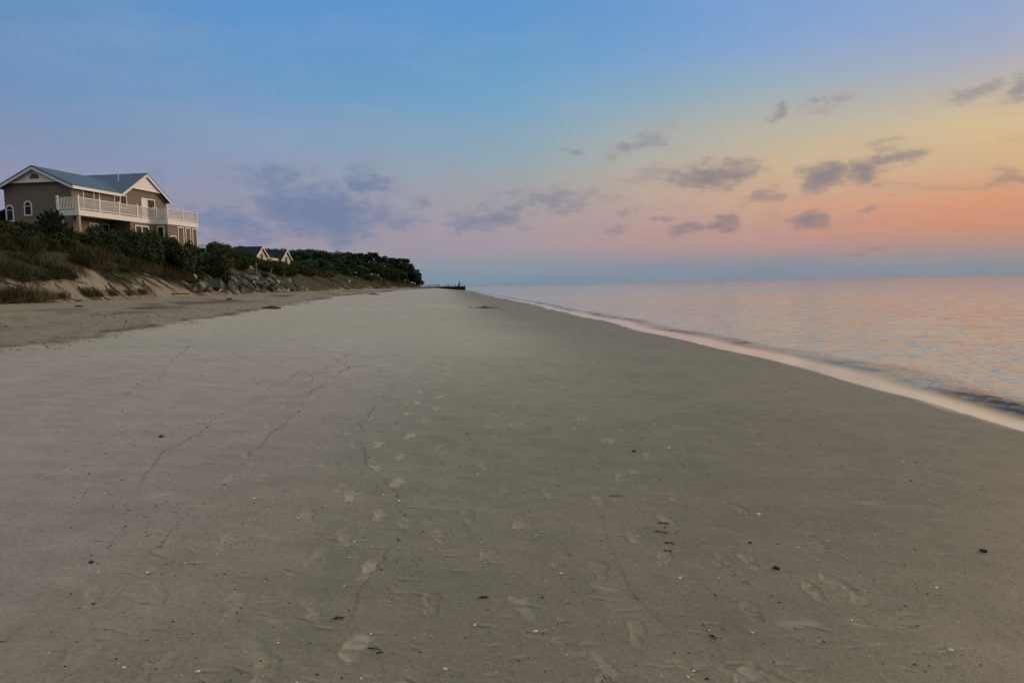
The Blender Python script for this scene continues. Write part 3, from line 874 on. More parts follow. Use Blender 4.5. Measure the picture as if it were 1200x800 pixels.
def window(face, a0, a1, z0, z1, off, mull=(), bars=0, panes=M_glass, name="window", fr=0.10, parent=None, fmat=M_white):
    """face 'sea': on plane y = -off spanning x a0..a1; face 'end': on plane x = off spanning y a0..a1"""
    def P(a, d, z): return (a, -off - d, z) if face == 'sea' else (off - d, a, z)
    m1 = MB()
    m1.box(P(a0, 0.003, z0), P(a0 + fr, 0.06, z1)); m1.box(P(a1 - fr, 0.003, z0), P(a1, 0.06, z1))
    m1.box(P(a0 + fr, 0.003, z1 - fr), P(a1 - fr, 0.06, z1)); m1.box(P(a0 + fr, 0.003, z0), P(a1 - fr, 0.06, z0 + fr))
    for q in mull: m1.box(P(q - fr * .5, 0.003, z0 + fr), P(q + fr * .5, 0.05, z1 - fr))
    for k in range(bars):
        zz = z0 + (z1 - z0) * (k + 1) / (bars + 1); m1.box(P(a0 + fr, 0.012, zz - .02), P(a1 - fr, 0.03, zz + .02))
    o = m1.build(name, fmat, house if parent is None else parent)
    m2 = MB(); m2.box(P(a0 + fr * .9, 0.002, z0 + fr * .9), P(a1 - fr * .9, 0.010, z1 - fr * .9)); m2.build("pane", panes, o)
    return o


A = lambda z: z - ZG
window('sea', 1.25, 3.3, zf + 0.02, A(10.72), 0, (2.6,), 0, name="sliding_door")
window('sea', 5.15, 6.9, zf + 0.95, A(10.70), 0, (6.0,))
d3o = window('sea', 8.98, 11.07, zf + 0.02, A(10.75), 0, (9.9,), 0, name="sliding_door")
mb = MB(); mb.box((9.1, -0.03, zf + .14), (9.84, -0.012, A(10.64))); mb.build("curtain", M_white, d3o)
window('sea', 1.82, 2.96, A(6.0), A(7.85), 0, (2.4,))
window('sea', 3.3, 4.3, A(5.8), A(7.9), 0, name="door")
window('sea', 5.16, 7.09, A(6.4), A(7.85), 1.92, (6.1,))
for k, (a, b_) in enumerate(((9.72, 10.69), (10.98, 11.84), (12.13, 12.95))):
    window('sea', a, b_, A(5.8), A(8.0), 3.12, panes=M_blind, fr=0.09)
window('sea', 8.5, 9.4, A(5.6), A(7.1), 3.12, fr=0.09)
window('end', -2.81, -2.05, A(6.9), A(7.95), 8.19)
for (t0, zb, zt) in ((3.71, 8.37 - EYE, 9.60 - EYE), (5.44, 7.92 - EYE, 9.32 - EYE)):      # arched windows on the end wall
    zb, zt = E(zb), E(zt); c_ = t0 + 0.36; mo = MB()
    outer = [(c_ + 0.38 * math.cos(a), zt - 0.38 + 0.42 * math.sin(a)) for a in np.linspace(0, math.pi, 12)]
    mo.prism([(t0 + 0.74, zb)] + outer + [(t0 - 0.02, zb)], 'x', -0.05, -0.003)
    fo = mo.build("window", M_white, house)
    mi_ = MB(); inner = [(c_ + 0.26 * math.cos(a), zt - 0.38 + 0.29 * math.sin(a)) for a in np.linspace(0, math.pi, 12)]
    mi_.prism([(c_ + 0.26, zb + .12)] + inner + [(c_ - 0.26, zb + .12)], 'x', -0.058, -0.052); mi_.build("pane", M_glass, fo)
    mi_ = MB(); mi_.box((-0.066, t0 + .10, zt - .46), (-0.06, t0 + .62, zt - .41)); mi_.build("glazing_bar", M_white, fo)
# deck
mb = MB()
mb.box((-1.73, -1.9, zf - 0.12), (8.2, -0.01, zf)); mb.box((8.21, -3.15, zf - 0.12), (13.1, -0.01, zf)); mb.box((-1.73, -0.012, zf - .12), (-0.02, 0.0, zf))
mb.build("deck_floor", M_deckf, house)
mb = MB()
mb.box((-1.79, -1.98, zf - 0.42), (8.15, -1.924, zf + 0.02)); mb.box((-1.79, -1.92, zf - 0.42), (-1.734, 0.0, zf + .02))
mb.box((8.12, -3.21, zf - .42), (8.176, -1.985, zf + .02)); mb.box((8.18, -3.21, zf - .42), (13.16, -3.154, zf + .02)); mb.box((13.104, -3.15, zf - .42), (13.16, 0, zf + .02))
mb.box((-1.7, -1.9, zf - .30), (4.55, -0.05, zf - .13))
mb.build("deck_fascia", M_white, house)


def railing(p, q, nposts):
    p = Vector(p); q = Vector(q); d = q - p; Ln = d.length; d.normalize()
    m1 = MB()
    m1.beam(p + Vector((0, 0, 1.0)), q + Vector((0, 0, 1.0)), 0.09, 0.06); m1.beam(p + Vector((0, 0, .12)), q + Vector((0, 0, .12)), 0.05, 0.07)
    nb = int(Ln / 0.125)
    for i in range(1, nb):
        c_ = p + d * (Ln * i / nb); m1.beam(c_ + Vector((0, 0, .15)), c_ + Vector((0, 0, .98)), 0.035, 0.035)
    o = m1.build("railing", M_white, house)
    for i in range(nposts):
        c_ = p + d * (Ln * i / (nposts - 1)); m2 = MB(); m2.beam(c_, c_ + Vector((0, 0, 1.12)), 0.13, 0.13)
        m2.beam(c_ + Vector((0, 0, 1.12)), c_ + Vector((0, 0, 1.17)), 0.18, 0.18); m2.build("post", M_white, o)


zt = zf + 0.021
railing((-1.70, -1.9, zt), (8.06, -1.9, zt), 5)
railing((-1.70, -1.76, zt), (-1.70, -0.05, zt), 2)
railing((8.26, -3.12, zt), (13.05, -3.12, zt), 3)
railing((8.26, -2.98, zt), (8.26, -1.98, zt), 2)
railing((13.05, -2.98, zt), (13.05, -0.1, zt), 3)
mb = MB(); mb.beam((-1.62, -1.8, -1.5), (-1.62, -1.8, zf - 0.43), 0.22, 0.22); mb.build("deck_post", M_yellow, house)
mb = MB(); mb.beam((-1.62, -0.3, -1.5), (-1.62, -0.3, zf - 0.43), 0.16, 0.16); mb.build("deck_post", M_yellow, house)

# small white bench by the sunroom
by = min(np.arange(76, 112, .5), key=lambda q: abs(H1(x_at(237, q, 290), q) - top_z(237, 290, q) + .35)); bx = x_at(237, by, 290); print('BENCH', by, H1(bx, by), top_z(237, 290, by))
bench = empty("garden_bench", (bx, by, H1(bx, by)), 0.4); tag(bench, "small white garden bench standing in the scrub below the sunroom", "bench")
hb = .5
mb = MB(); mb.box((-.45, -.2, hb), (.45, .2, hb + .06)); mb.build("seat", M_white, bench)
mb = MB(); mb.box((-.45, .2, hb + .06), (.45, .25, hb + .45)); mb.build("backrest", M_white, bench)
for sx in (-.4, .4):
    for sy in (-.15, .15):
        mb = MB(); mb.beam((sx, sy, -.2), (sx, sy, hb - .001), .07, .07); mb.build("leg", M_white, bench)

# ------------------------------------------------------------------ second house further along
M_pale = simple("pale_clapboard", (0.56, 0.48, 0.37), 0.8, 0.1, 3, streak=(1, 1, 8))
M_slate = simple("slate_roof", (0.020, 0.027, 0.040), 0.9, 0.2, 3, spec=.1)
h2 = empty("gabled_house", (-45.7, 121, 4.1), math.pi / 2)
tag(h2, "low pale house with dark slate roof and two small gables, half hidden by dune scrub", "house")
Z2 = lambda a: a - 4.2
mb = MB(); mb.prism([(0, -1), (0, Z2(7.9)), (4, Z2(9.8)), (8, Z2(7.9)), (8, -1)], 'x', 16.3, 30); mb.box((10.4, .01, -1), (16.29, 7.99, Z2(7.85)))
for a in (9, 23.5):
    mb.prism([(a, -1), (a, Z2(7.75)), (a + 3, Z2(9.4)), (a + 6, Z2(7.75)), (a + 6, -1)], 'y', -1.2, 3.6)
mb.box((18.8, -0.8, -1), (23.2, .01, Z2(7.7)))
mb.build("wall", M_pale, h2)
mb = MB()
roofslab(mb, [(10, -.4, Z2(7.71)), (30.5, -.4, Z2(7.71)), (30.5, 4, Z2(9.8)), (16, 4, Z2(9.8))])
roofslab(mb, [(10, 8.4, Z2(7.71)), (30.5, 8.4, Z2(7.71)), (30.5, 4, Z2(9.8)), (16, 4, Z2(9.8))])
roofslab(mb, [(10, -.4, Z2(7.71)), (10, 8.4, Z2(7.71)), (16, 4, Z2(9.8))])
for a in (9, 23.5):
    for e_ in (a - .35, a + 6.35):
        roofslab(mb, [(e_, -1.5, Z2(7.56)), (e_, 3.6, Z2(7.56)), (a + 3, 3.6, Z2(9.42)), (a + 3, -1.5, Z2(9.42))])
mb.build("roof", M_slate, h2)
for a in (9, 23.5):
    mb = MB()
    mb.beam((a - .35, -1.52, Z2(7.52)), (a + 3, -1.52, Z2(9.38)), .06, .24); mb.beam((a + 6.35, -1.52, Z2(7.52)), (a + 3, -1.52, Z2(9.38)), .06, .24)
    mb.build("gable_trim", M_white, h2)
    mb = MB(); mb.box((a + 2.2, -1.26, Z2(7.0)), (a + 3.8, -1.203, Z2(8.3))); f_ = mb.build("window", M_white, h2)
    mb = MB(); mb.box((a + 2.32, -1.28, Z2(7.1)), (a + 3.68, -1.262, Z2(8.2))); mb.build("pane", M_glass, f_)
mb = MB(); mb.box((19.6, -.86, Z2(6.2)), (22.4, -.803, Z2(7.4))); f_ = mb.build("window", M_white, h2)
mb = MB(); mb.box((19.8, -.88, Z2(6.3)), (22.2, -.862, Z2(7.3))); mb.build("pane", M_glass, f_)
mb = MB(); mb.box((10, -.5, Z2(7.55)), (30.5, -.42, Z2(7.75))); mb.build("gutter", M_white, h2)

# ------------------------------------------------------------------ trees
def tree_parts(seed, kind):
    rg = random.Random(seed); mb = MB(); blobs = []
    if kind == 'round':
        Hh = 8.0; pts = [(0, 0, -0.5), (rg.uniform(-.2, .2), rg.uniform(-.2, .2), 2.2), (rg.uniform(-.4, .4), rg.uniform(-.4, .4), 5.0), (0, 0, 7.0)]
        mb.tube(pts, [.26, .2, .12, .04])
        for i in range(15):
            a = i * 2.4 + rg.uniform(-.4, .4); z = rg.uniform(2.6, 7.0); R = 2.4 * (1 - ((z - 4.2) / 4.2) ** 2) ** .5 * rg.uniform(.65, 1.1)
            p = (R * math.cos(a), R * math.sin(a), z)
            mb.tube([(0, 0, z - 1.0), (p[0] * .6, p[1] * .6, z - .3), p], [.09, .06, .02], 5)
            blobs.append((*p, rg.uniform(.75, 1.25)))
        blobs.append((0, 0, 7.0, 1.0)); n, size, mat = 3000, .22, M_tree
    else:
        Hh = 9.0; lx = rg.uniform(-.5, .5); pts = [(0, 0, -0.5), (lx * .3, 0, 3), (lx * .7, .1, 6), (lx, 0, 8.6)]
        mb.tube(pts, [.24, .19, .13, .04])
        for i in range(17):
            a = i * 2.4 + rg.uniform(-.5, .5); z = 2.8 + 5.8 * i / 16; R = rg.uniform(1.3, 2.6) * (1.1 - .65 * i / 16)
            p = (R * math.cos(a) + lx * z / 9, R * math.sin(a), z + .3)
            mb.tube([(lx * z / 9, 0, z - .4), p], [.07, .02], 5)
            blobs.append((*p, rg.uniform(.5, .85))); blobs.append((p[0] * .55, p[1] * .55, z, rg.uniform(.5, .7)))
        n, size, mat = 2600, .20, M_pine
    return mb.mesh("trunk", M_bark, True), crown_mesh("crown", blobs, n, size, mat, seed, .75 if kind == 'round' else .5), Hh


TT = {'round': [tree_parts(100 + k, 'round') for k in range(4)], 'pine': [tree_parts(200 + k, 'pine') for k in range(3)]}


def tree(x, y, topz, kind, label, group=None, k=None, wscale=1.0, name=None):
    k = random.randrange(len(TT[kind])) if k is None else k
    tr, cr, Hh = TT[kind][k]
    z = H1(x, y); s = max(0.25, (topz - z) / (Hh + .35))
    o = empty(name or ("pine_tree" if kind == 'pine' else "broadleaf_tree"), (x, y, z), random.uniform(0, 6.28))
    sx = s * wscale * random.uniform(.9, 1.15); o.scale = (sx, sx, s)
    tag(o, label, "tree", group)
    link("trunk", tr, o); link("crown", cr, o)
    return o


sky_px = [285, 300, 320, 340, 346, 360, 375, 395, 410, 425, 440, 455, 470, 480, 487, 492]
sky_py = [290, 290, 289, 290, 291, 290, 290, 294, 293, 297, 296, 303, 302, 309, 318, 328]
far_y = lambda px: np.interp(px, [285, 345, 400, 440, 470, 485, 492], [158, 162, 195, 228, 255, 276, 290])
for px in [344, 350, 356, 362, 368, 374, 380, 387, 394, 401, 408]:
    y = float(far_y(px)) * random.uniform(.96, 1.04); x = x_at(px, y)
    tree(x, y, top_z(px, np.interp(px, sky_px, sky_py) + random.uniform(-1, 2.5), y), 'round', "dark green broadleaf tree on the far dune, left of the pines", "broadleaf trees on the far dune", wscale=1.25)
for px in [348, 358, 366, 376, 384, 392, 400, 410, 420]:
    y = float(far_y(px)) * 0.90; x = x_at(px, y)
    tree(x, y, top_z(px, np.interp(px, sky_px, sky_py) + random.uniform(7, 15), y), 'round', "low broadleaf tree at the front of the far wood", "low trees in front of the far wood", wscale=1.4)
for px in [415, 421, 427, 433, 439, 445, 450, 456, 461, 466, 472]:
    y = float(far_y(px)) * random.uniform(.97, 1.03); x = x_at(px, y)
    tree(x, y, top_z(px, np.interp(px, sky_px, sky_py) + random.uniform(-1.5, 3), y), 'pine', "dark pine with ragged crown in the far wood", "pines in the far wood", wscale=1.35)
for px in [424, 432, 441, 449, 458, 465]:
    y = float(far_y(px)) * .93; x = x_at(px, y)
    tree(x, y, top_z(px, np.interp(px, sky_px, sky_py) + random.uniform(8, 14), y), 'round', "low round tree below the far pines", "low trees below the far pines", wscale=1.4)
tree(x_at(477, 262), 262, top_z(477, 302, 262), 'pine', "tallest dark pine leaning out at the seaward end of the wood", k=1, wscale=1.05)
tree(x_at(484, 276), 276, top_z(484, 318, 276), 'round', "small dark tree beside the last pine at the point", wscale=1.5)
tree(x_at(489.5, 286), 286, top_z(489.5, 324, 286), 'round', "last low tree at the tip of the wooded point", wscale=1.3)
for px, ty in ((468, 307), (473, 306), (478, 310), (481, 313), (485, 318), (488, 322), (491.5, 327.5)):
    y = float(far_y(px)) * 1.02; x = x_at(px, y)
    tree(x, y, top_z(px, ty, y), 'round', "low tree in the tapering end of the far wood", "low trees at the tapering end of the far wood", wscale=1.5)
for px in [288, 296, 316, 326]:
    y = 160.0; x = x_at(px, y)
    tree(x, y, top_z(px, np.interp(px, sky_px, sky_py) - .3, y), 'round', "dark tree showing above the slate roof of the low house", "trees behind the low house", wscale=1.3)

# bushy conifer in front of the big house
px0, yp = 66, 54.5
xp = x_at(px0, yp); zp = H1(xp, yp); hp = top_z(px0, 246, yp) - zp
pine = empty("young_pine", (xp, yp, zp)); tag(pine, "bushy dark young pine with upright tufts in front of the house end wall", "tree")
mb = MB(); C = []; N = []
mb.tube([(0, 0, -.5), (0.05, 0, hp * .5), (0, 0, hp * .97)], [.12, .08, .02])
rgn = np.random.default_rng(77)
for i in range(30):
    a = i * 2.4; z0 = hp * (.05 + .75 * (i / 30)); R = 1.75 * (1 - .72 * (i / 30)) * random.uniform(.7, 1.1)
    tip = np.array([R * math.cos(a), R * math.sin(a), z0 + hp * random.uniform(.14, .30)]); base = np.array([0, 0, z0]); mid = np.array([tip[0] * .7, tip[1] * .7, z0 + .12])
    mb.tube([base, mid, tip], [.045, .03, .012], 5)
    for t in np.linspace(.15, 1.0, 90):
        p = (base * (1 - t) ** 2 + 2 * mid * t * (1 - t) + tip * t * t)
        C.append(p + rgn.normal(size=3) * (.17 * (1.15 - t))); N.append(rgn.normal(size=3))
for t in np.linspace(0, 1, 60):
    C.append(np.array([0, 0, hp * (.75 + .25 * t)]) + rgn.normal(size=3) * .09 * (1.2 - t)); N.append(rgn.normal(size=3))
mb.build("trunk", M_bark, pine, smooth=True)
V, Fc, tt = quads(np.array(C), np.array(N), .11, .35, 5)
link("crown", np_mesh("crown", V, Fc, dict(tint=tt), False, [M_pine]), pine)

# ------------------------------------------------------------------ shrubs of the dune
def coast_d(x, y): return float(np.interp(y, DY, DX)) - x     # distance landward of the dune foot


n_sh = 0
for k in range(900):
    if n_sh >= 100: break
    y = random.uniform(36, 74); sd = random.uniform(4.4, 9.5); x = float(np.interp(y, DY, DX)) - sd
    # keep out of the house
    lx = (x - HX) * .1474 + (y - 62) * .9891; lw = (x - HX) * .9891 - (y - 62) * .1474
    if -2.4 < lx < 14 and lw < 4.4: continue
    if sd < 6.3 and random.random() < .5: continue
    g = random.random() < (.85 if sd > 6.5 else .45)
    s = random.uniform(.7, 1.1)
    put("dune_shrub", random.choice(shrub_green if g else shrub_olive), x, y, H1(x, y) - .15, s, s * random.uniform(.7, 1.0),
        label="dense dark green shrub on the dune below the big house" if g else "low olive shrub on the dune face below the big house", cat="shrub", group="dark shrubs below the big house" if g else "olive shrubs below the big house")
    n_sh += 1
_bd = ray(237, 291); _bt = _bd[0] / _bd[1]


def hides_bench(x, y, top):
    return y < by + .6 and abs(x / y - _bt) < .018 and top > EYE + _bd[2] / _bd[1] * y - .1


# hedge right under the deck that hides the foot of the house
for i in range(30):
    t = -2.2 + i * .54; wv = (3.4 if t < 7.2 else 4.5) + random.uniform(-.3, .5)
    x = HX + .1474 * t + .9891 * wv; y = 62 + .9891 * t - .1474 * wv
    top = np.interp(t, [-2.2, 3, 7, 9, 14], [7.3, 7.4, 7.35, 6.8, 6.65]) + random.uniform(-.25, .2)
    z = H1(x, y); hgt = max(.8, top - z)
    if hides_bench(x, y, z + hgt): continue
    put("dune_shrub", random.choice(shrub_green), x, y, z - .1, random.uniform(.85, 1.15), hgt / 1.62, label="dark shrub growing tight under the white deck", cat="shrub", group="shrubs under the white deck")
# skyline scrub from the house down to the second house
spx = [228, 240, 252, 264, 276, 286, 298]; spy = [266, 274, 277, 283, 288, 292, 295]
for i in range(34):
    px = random.uniform(229, 300); y = 76 + (px - 229) * .36 + random.uniform(-3, 8); x = x_at(px, y)
    lx = (x - HX) * .1474 + (y - 62) * .9891
    if lx < 13: y += 4; x = x_at(px, y)
    top = top_z(px, np.interp(px, spx, spy) + random.uniform(0, 3), y); z = H1(x, y); hgt = min(max(.9, top - z), 4.2)
    if hides_bench(x, y, z + hgt): hgt = max(.5, EYE + _bd[2] / _bd[1] * y - .3 - z)
    put("dune_shrub", random.choice(shrub_green), x, y, z - .1, random.uniform(.8, 1.15), hgt / 1.65, label="dark green shrub on the dune crest between the two houses", cat="shrub", group="crest shrubs between the houses")
for i in range(84):
    px = random.uniform(215, 345); y = random.uniform(66, 130); sd = random.uniform(3.4, 10); x = float(np.interp(y, DY, DX)) - sd
    g = random.random() < .65; s = random.uniform(.85, 1.35)
    lx = (x - HX) * .1474 + (y - 62) * .9891; lw = (x - HX) * .9891 - (y - 62) * .1474
    if -2.4 < lx < 14 and lw < 4.4: continue
    if hides_bench(x, y, H1(x, y) + 1.3 * s): continue
    put("dune_shrub", random.choice(shrub_green if g else shrub_olive), x, y, H1(x, y) - .12, s, s * random.uniform(.6, .9),
        label="dark shrub on the dune slope above the boulders" if g else "olive green shrub on the dune slope above the boulders", cat="shrub", group="dark shrubs above the boulders" if g else "olive shrubs above the boulders")
for i in range(72):
    y = random.uniform(120, 275); sd = random.uniform(3.5, 13); x = float(np.interp(y, DY, DX)) - sd
    s = random.uniform(.8, 1.5)
    put("dune_shrub", random.choice(shrub_green + shrub_olive), x, y, H1(x, y) - .15, s * 1.2, s, label="scrubby bush at the foot of the far wood", cat="shrub", group="bushes at the foot of the far wood")
for i in range(30):
    y = random.uniform(35, 72); sd = random.uniform(2.4, 5.6); x = float(np.interp(y, DY, DX)) - sd; s = random.uniform(.35, .7)
    put("dune_shrub", random.choice(shrub_olive + shrub_green[:1]), x, y, H1(x, y) - .1, s, s * random.uniform(.7, 1.0), label="small olive shrub among brown dead bushes on the scarp edge", cat="shrub", group="small shrubs among the dead bushes")
# dead brown bushes over the sandy scarp
for i in range(120):
    y = random.uniform(35, 72); sd = random.uniform(1.6, 5.2); x = float(np.interp(y, DY, DX)) - sd
    s = random.uniform(.6, 1.35)
    put("dead_bush", random.choice(brush_brown), x, y, H1(x, y) - .08, s, s * random.uniform(.7, 1.1), label="brown twiggy dead bush above the bare sand scarp", cat="bush", group="brown dead bushes above the scarp")
for (px, py, s) in ((18, 350, 1.3), (34, 351, 1.2), (6, 352, 1.2), (52, 349, .9), (72, 348, .6), (100, 346, .85), (112, 346, .8), (130, 346, .7), (150, 345, .7), (166, 344, .7), (237, 341, .8)):
    x, y, z = G(px, py)
    put("grass_tuft", random.choice(clump_grass), x, y, z, s * .9, s * 1.1, label="tuft of olive beach grass at the foot of the dune", cat="grass tuft", group="grass tufts at the dune foot")

# loose dune grass over all the slope: uncountable
n = 60000
yy = np.concatenate([rng.uniform(30, 76, n // 2), rng.uniform(76, 285, n // 2)])
sdd = rng.uniform(0.0, 13, n) ; xx = np.interp(yy, DY, DX) - sdd
dens = fbm(xx * .45, yy * .45, 41, 4); bare = np.interp(yy, [20, 48, 66, 80], [1.2, .9, .3, -1.1])
ok = (sdd - .4 - bare + (dens - .5) * 5.5 > 0.0)
lx = (xx - HX) * .1474 + (yy - 62) * .9891; lw = (xx - HX) * .9891 - (yy - 62) * .1474
ok &= ~((lx > -.2) & (lx < 13.2) & (lw < 3.3))
xx, yy = xx[ok], yy[ok]; n = len(xx); zz = height(xx, yy) - .03
hgt = rng.uniform(.12, .50, n) * (1 + yy / 400); th = rng.random(n) * 6.283; tl = rng.random(n) * .7
wd = (.008 + yy / 9000)[:, None]
base = np.stack([xx, yy, zz], 1); tip = base + np.stack([np.cos(th) * np.sin(tl) * hgt, np.sin(th) * np.sin(tl) * hgt, np.cos(tl) * hgt], 1)
sd3 = np.stack([np.sin(th + rng.normal(size=n)), np.cos(th + rng.normal(size=n)), np.zeros(n)], 1) * wd
V = np.stack([base - sd3, base + sd3, tip + sd3 * .2, tip - sd3 * .2], 1).reshape(-1, 3)
tint = np.clip(.5 * rng.random(n) + .5 * fbm(xx * .2, yy * .2, 43, 3), 0, 1)
M_slope = foliage_mat("slope_grass", (0.036, 0.042, 0.012), (0.145, 0.135, 0.052))
o = link("dune_grass", np_mesh("dune_grass", V, np.arange(4 * n).reshape(-1, 4), dict(tint=np.repeat(tint, 4)), False, [M_slope]))
tag(o, "brown and olive grass covering the dune slope", "grass", kind="stuff")

# ------------------------------------------------------------------ boulders, sticks and posts at the dune foot
M_rock = [simple("grey_green_rock", (0.062, 0.070, 0.060), .85, .4, 2.2, .8, objrand=.45), simple("tan_rock", (0.17, 0.148, 0.118), .85, .35, 2.2, .8, objrand=.4),
          simple("white_rock", (0.70, 0.70, 0.68), .75, .12, 3, .4)]


def rock_mesh(seed, mat, flat=1.0):
    import bmesh
    rg = random.Random(seed); bm = bmesh.new()
    pts = []
    for i in range(22):
        v = Vector((rg.gauss(0, 1), rg.gauss(0, 1), rg.gauss(0, 1))).normalized()
        v = Vector((max(-.72, min(.72, v.x)), max(-.66, min(.66, v.y)), max(-.6, min(.6, v.z)))) * rg.uniform(.85, 1.05)
        pts.append(bm.verts.new((v.x * .75, v.y * .6, v.z * .55 * flat)))
    bmesh.ops.convex_hull(bm, input=pts)
    bmesh.ops.delete(bm, geom=[v for v in bm.verts if not v.link_faces], context='VERTS')
    bmesh.ops.bevel(bm, geom=list(bm.edges), offset=.025, segments=1, affect='EDGES', profile=.6)
    me = bpy.data.meshes.new("boulder"); bm.to_mesh(me); bm.free(); me.materials.append(mat)
    return me


RK = {k: [rock_mesh(300 + 10 * k + j, M_rock[k], .75) for j in range(4)] for k in range(3)}
rocks = [(232, 341, 1.3, 1), (243, 341, 1.2, 1), (252, 338, 1.9, 0), (263, 338, 1.7, 0), (258, 331, 1.6, 0), (247, 331, 1.5, 0), (272, 336, 1.4, 1), (270, 329, 1.6, 1), (279, 338, 1.3, 0),
         (284, 333, 1.5, 0), (281, 326, 1.4, 0), (291, 337, 1.4, 0), (296, 331, 1.6, 1), (290, 326, 1.3, 1), (303, 336, 1.4, 0), (307, 330, 1.4, 0), (311, 336, 1.3, 1), (316, 331, 1.5, 1),
         (312, 326, 1.3, 0), (321, 336, 1.3, 0), (325, 330, 1.4, 0), (328, 337, 1.1, 0), (317, 325, 1.2, 1), (299, 325, 1.2, 0), (334, 337, .9, 0), (226, 342, .9, 1), (238, 335, 1.2, 1), (265, 343, .6, 1), (300, 341, .7, 1)]
for i in range(34):
    px = random.uniform(226, 346); f_ = random.random()
    rocks.append((px, np.interp(px, [226, 250, 290, 346], [342, 343.5, 342.5, 339]) - f_ * np.interp(px, [226, 245, 280, 320, 346], [4, 13, 18, 15, 3]), random.uniform(.7, 1.5), 0 if random.random() < .7 else 1))
for (px, py, s, k) in rocks:
    x, y, z = G(px, py)
    s *= 1.0
    put("boulder", random.choice(RK[k]), x, y, z + .12 * s, s * random.uniform(.8, 1.15), None, random.uniform(0, 6.28),
        "grey green boulder in the rock pile at the dune foot" if k == 0 else "tan boulder in the rock pile at the dune foot", "boulder",
        "grey green boulders at the dune foot" if k == 0 else "tan boulders at the dune foot", (random.uniform(-.5, .5), random.uniform(.2, .9)))
wl_ = {(225, 327): ("large pale boulder tilted at the left end of the rock pile", 1.15), (278, 334): ("brightest white rock in the middle of the rock pile", .9), (299, 332): ("white rock lying across the right part of the rock pile", .8),
       (306, 335): ("small white rock beside the long white one in the pile", .55), (326, 331): ("small white rock high at the right end of the rock pile", .65), (337, 341): ("flat white rock on the sand at the right end of the rock pile", .7), (258, 341): ("tiny white rock at the foot of the dark boulders", .4)}
for (px, py), (lb, s) in wl_.items():
    x, y, z = G(px, py); q = 1 - 1.0 / math.hypot(x, y); x, y, z = x * q, y * q, EYE + (z - EYE) * q; s *= .8
    put("white_rock", random.choice(RK[2]), x, y, z + .1 * s, s, None, None, lb, "rock", None, (.3, .5))
# white board standing in the scrub
x, y, z = G(293.5, 318)
mb = MB(); mb.prism([(-.22, 0), (-.27, .32), (-.02, .5), (.24, .34), (.22, .02)], 'y', -.03, .03)
zt_ = max(z + .2, top_z(293.5, 318, y))
o = mb.build("white_board", M_white, loc=(x, y, z + .25), bevel=.01); o.rotation_euler = (0, .2, -.1); tag(o, "small white board showing in the dark scrub above the rock pile", "board")
x, y, z = G(312.5, 304)
mb = MB(); mb.box((-.16, -.16, 0), (.16, .16, .4)); mb.box((-.04, -.04, -1.2), (.04, .04, -.002))
o = mb.build("lamp_box", M_white, loc=(x, y, z + 1.0), bevel=.02); tag(o, "small white box on a post in front of the low house", "post box")

for (px, pt, pb, lb) in ((300.3, 308, 323, "tallest weathered fence post above the rock pile"), (318, 315, 327, "second fence post from the left above the rocks"), (333, 321, 332, "middle fence post in the brown scrub"),
                         (345, 326, 335, "fence post low on the slope right of the rocks"), (357.5, 331, 341, "last pale fence post standing at the edge of the sand")):
    x, y, z = G(px, pb); h_ = (pb - pt) / 867 * y
    mb = MB(); mb.tube([(0, 0, -.4), (.01, 0, h_ * .5), (.03, 0, h_)], [.11, .10, .09], 8)
    o = mb.build("fence_post", M_post, loc=(x, y, z), smooth=False); tag(o, lb, "post", "old fence posts down the dune")
# fallen planks among the rocks
M_plank = simple("dark_plank", (0.05, 0.04, 0.034), .85, .3, 6, streak=(1, 8, 8))
for (px, py, L, rz, ry, lb) in ((308, 322, 3.2, .3, .5, "long dark plank fallen across the slope above the rocks"), (350, 339, 2.6, .1, .05, "dark plank lying flat at the right end of the rocks"), (205, 346.5, 2.2, .2, .02, "dark board lying along the foot of the scarp")):
    x, y, z = G(px, py); mb = MB(); mb.box((-L / 2, -.12, -.04), (L / 2, .12, .04)); o = mb.build("plank", M_plank, loc=(x, y, z + .15), bevel=.01); o.rotation_euler = (0, ry, rz); tag(o, lb, "plank")
# dead branches hanging down the bare scarp
stick_me = []
for k in range(4):
    mb = MB(); rgk = random.Random(400 + k); p = Vector((0, 0, 0)); pts = [p.copy()]
    for i in range(6):
        p = p + Vector((.32, rgk.uniform(-.1, .1), rgk.uniform(-.07, .09))); pts.append(p.copy())
    mb.tube(pts, [.045, .042, .036, .03, .024, .016, .006], 6)
    for i in (2, 3, 4):
        q = pts[i]; mb.tube([q, q + Vector((.25, rgk.uniform(-.25, .25), .12)), q + Vector((.5, rgk.uniform(-.4, .4), .2))], [.02, .012, .004], 5)
    stick_me.append(mb.mesh("dead_branch", M_stick, True))
for i in range(95):
    y = random.uniform(34, 68); sd = random.uniform(.5, 3.2); x = float(np.interp(y, DY, DX)) - sd
    z = H1(x, y); z2 = H1(x + .9, y - .3); pit = math.atan2(z - z2, .95)
    o = put("dead_branch", random.choice(stick_me), x, y, z + .05, random.uniform(.6, 1.3), None, random.uniform(-.8, .3), "dead branch sliding down the bare sand of the dune scarp", "branch", "dead branches on the scarp")
    o.rotation_euler = (0, pit * .9, o.rotation_euler[2])

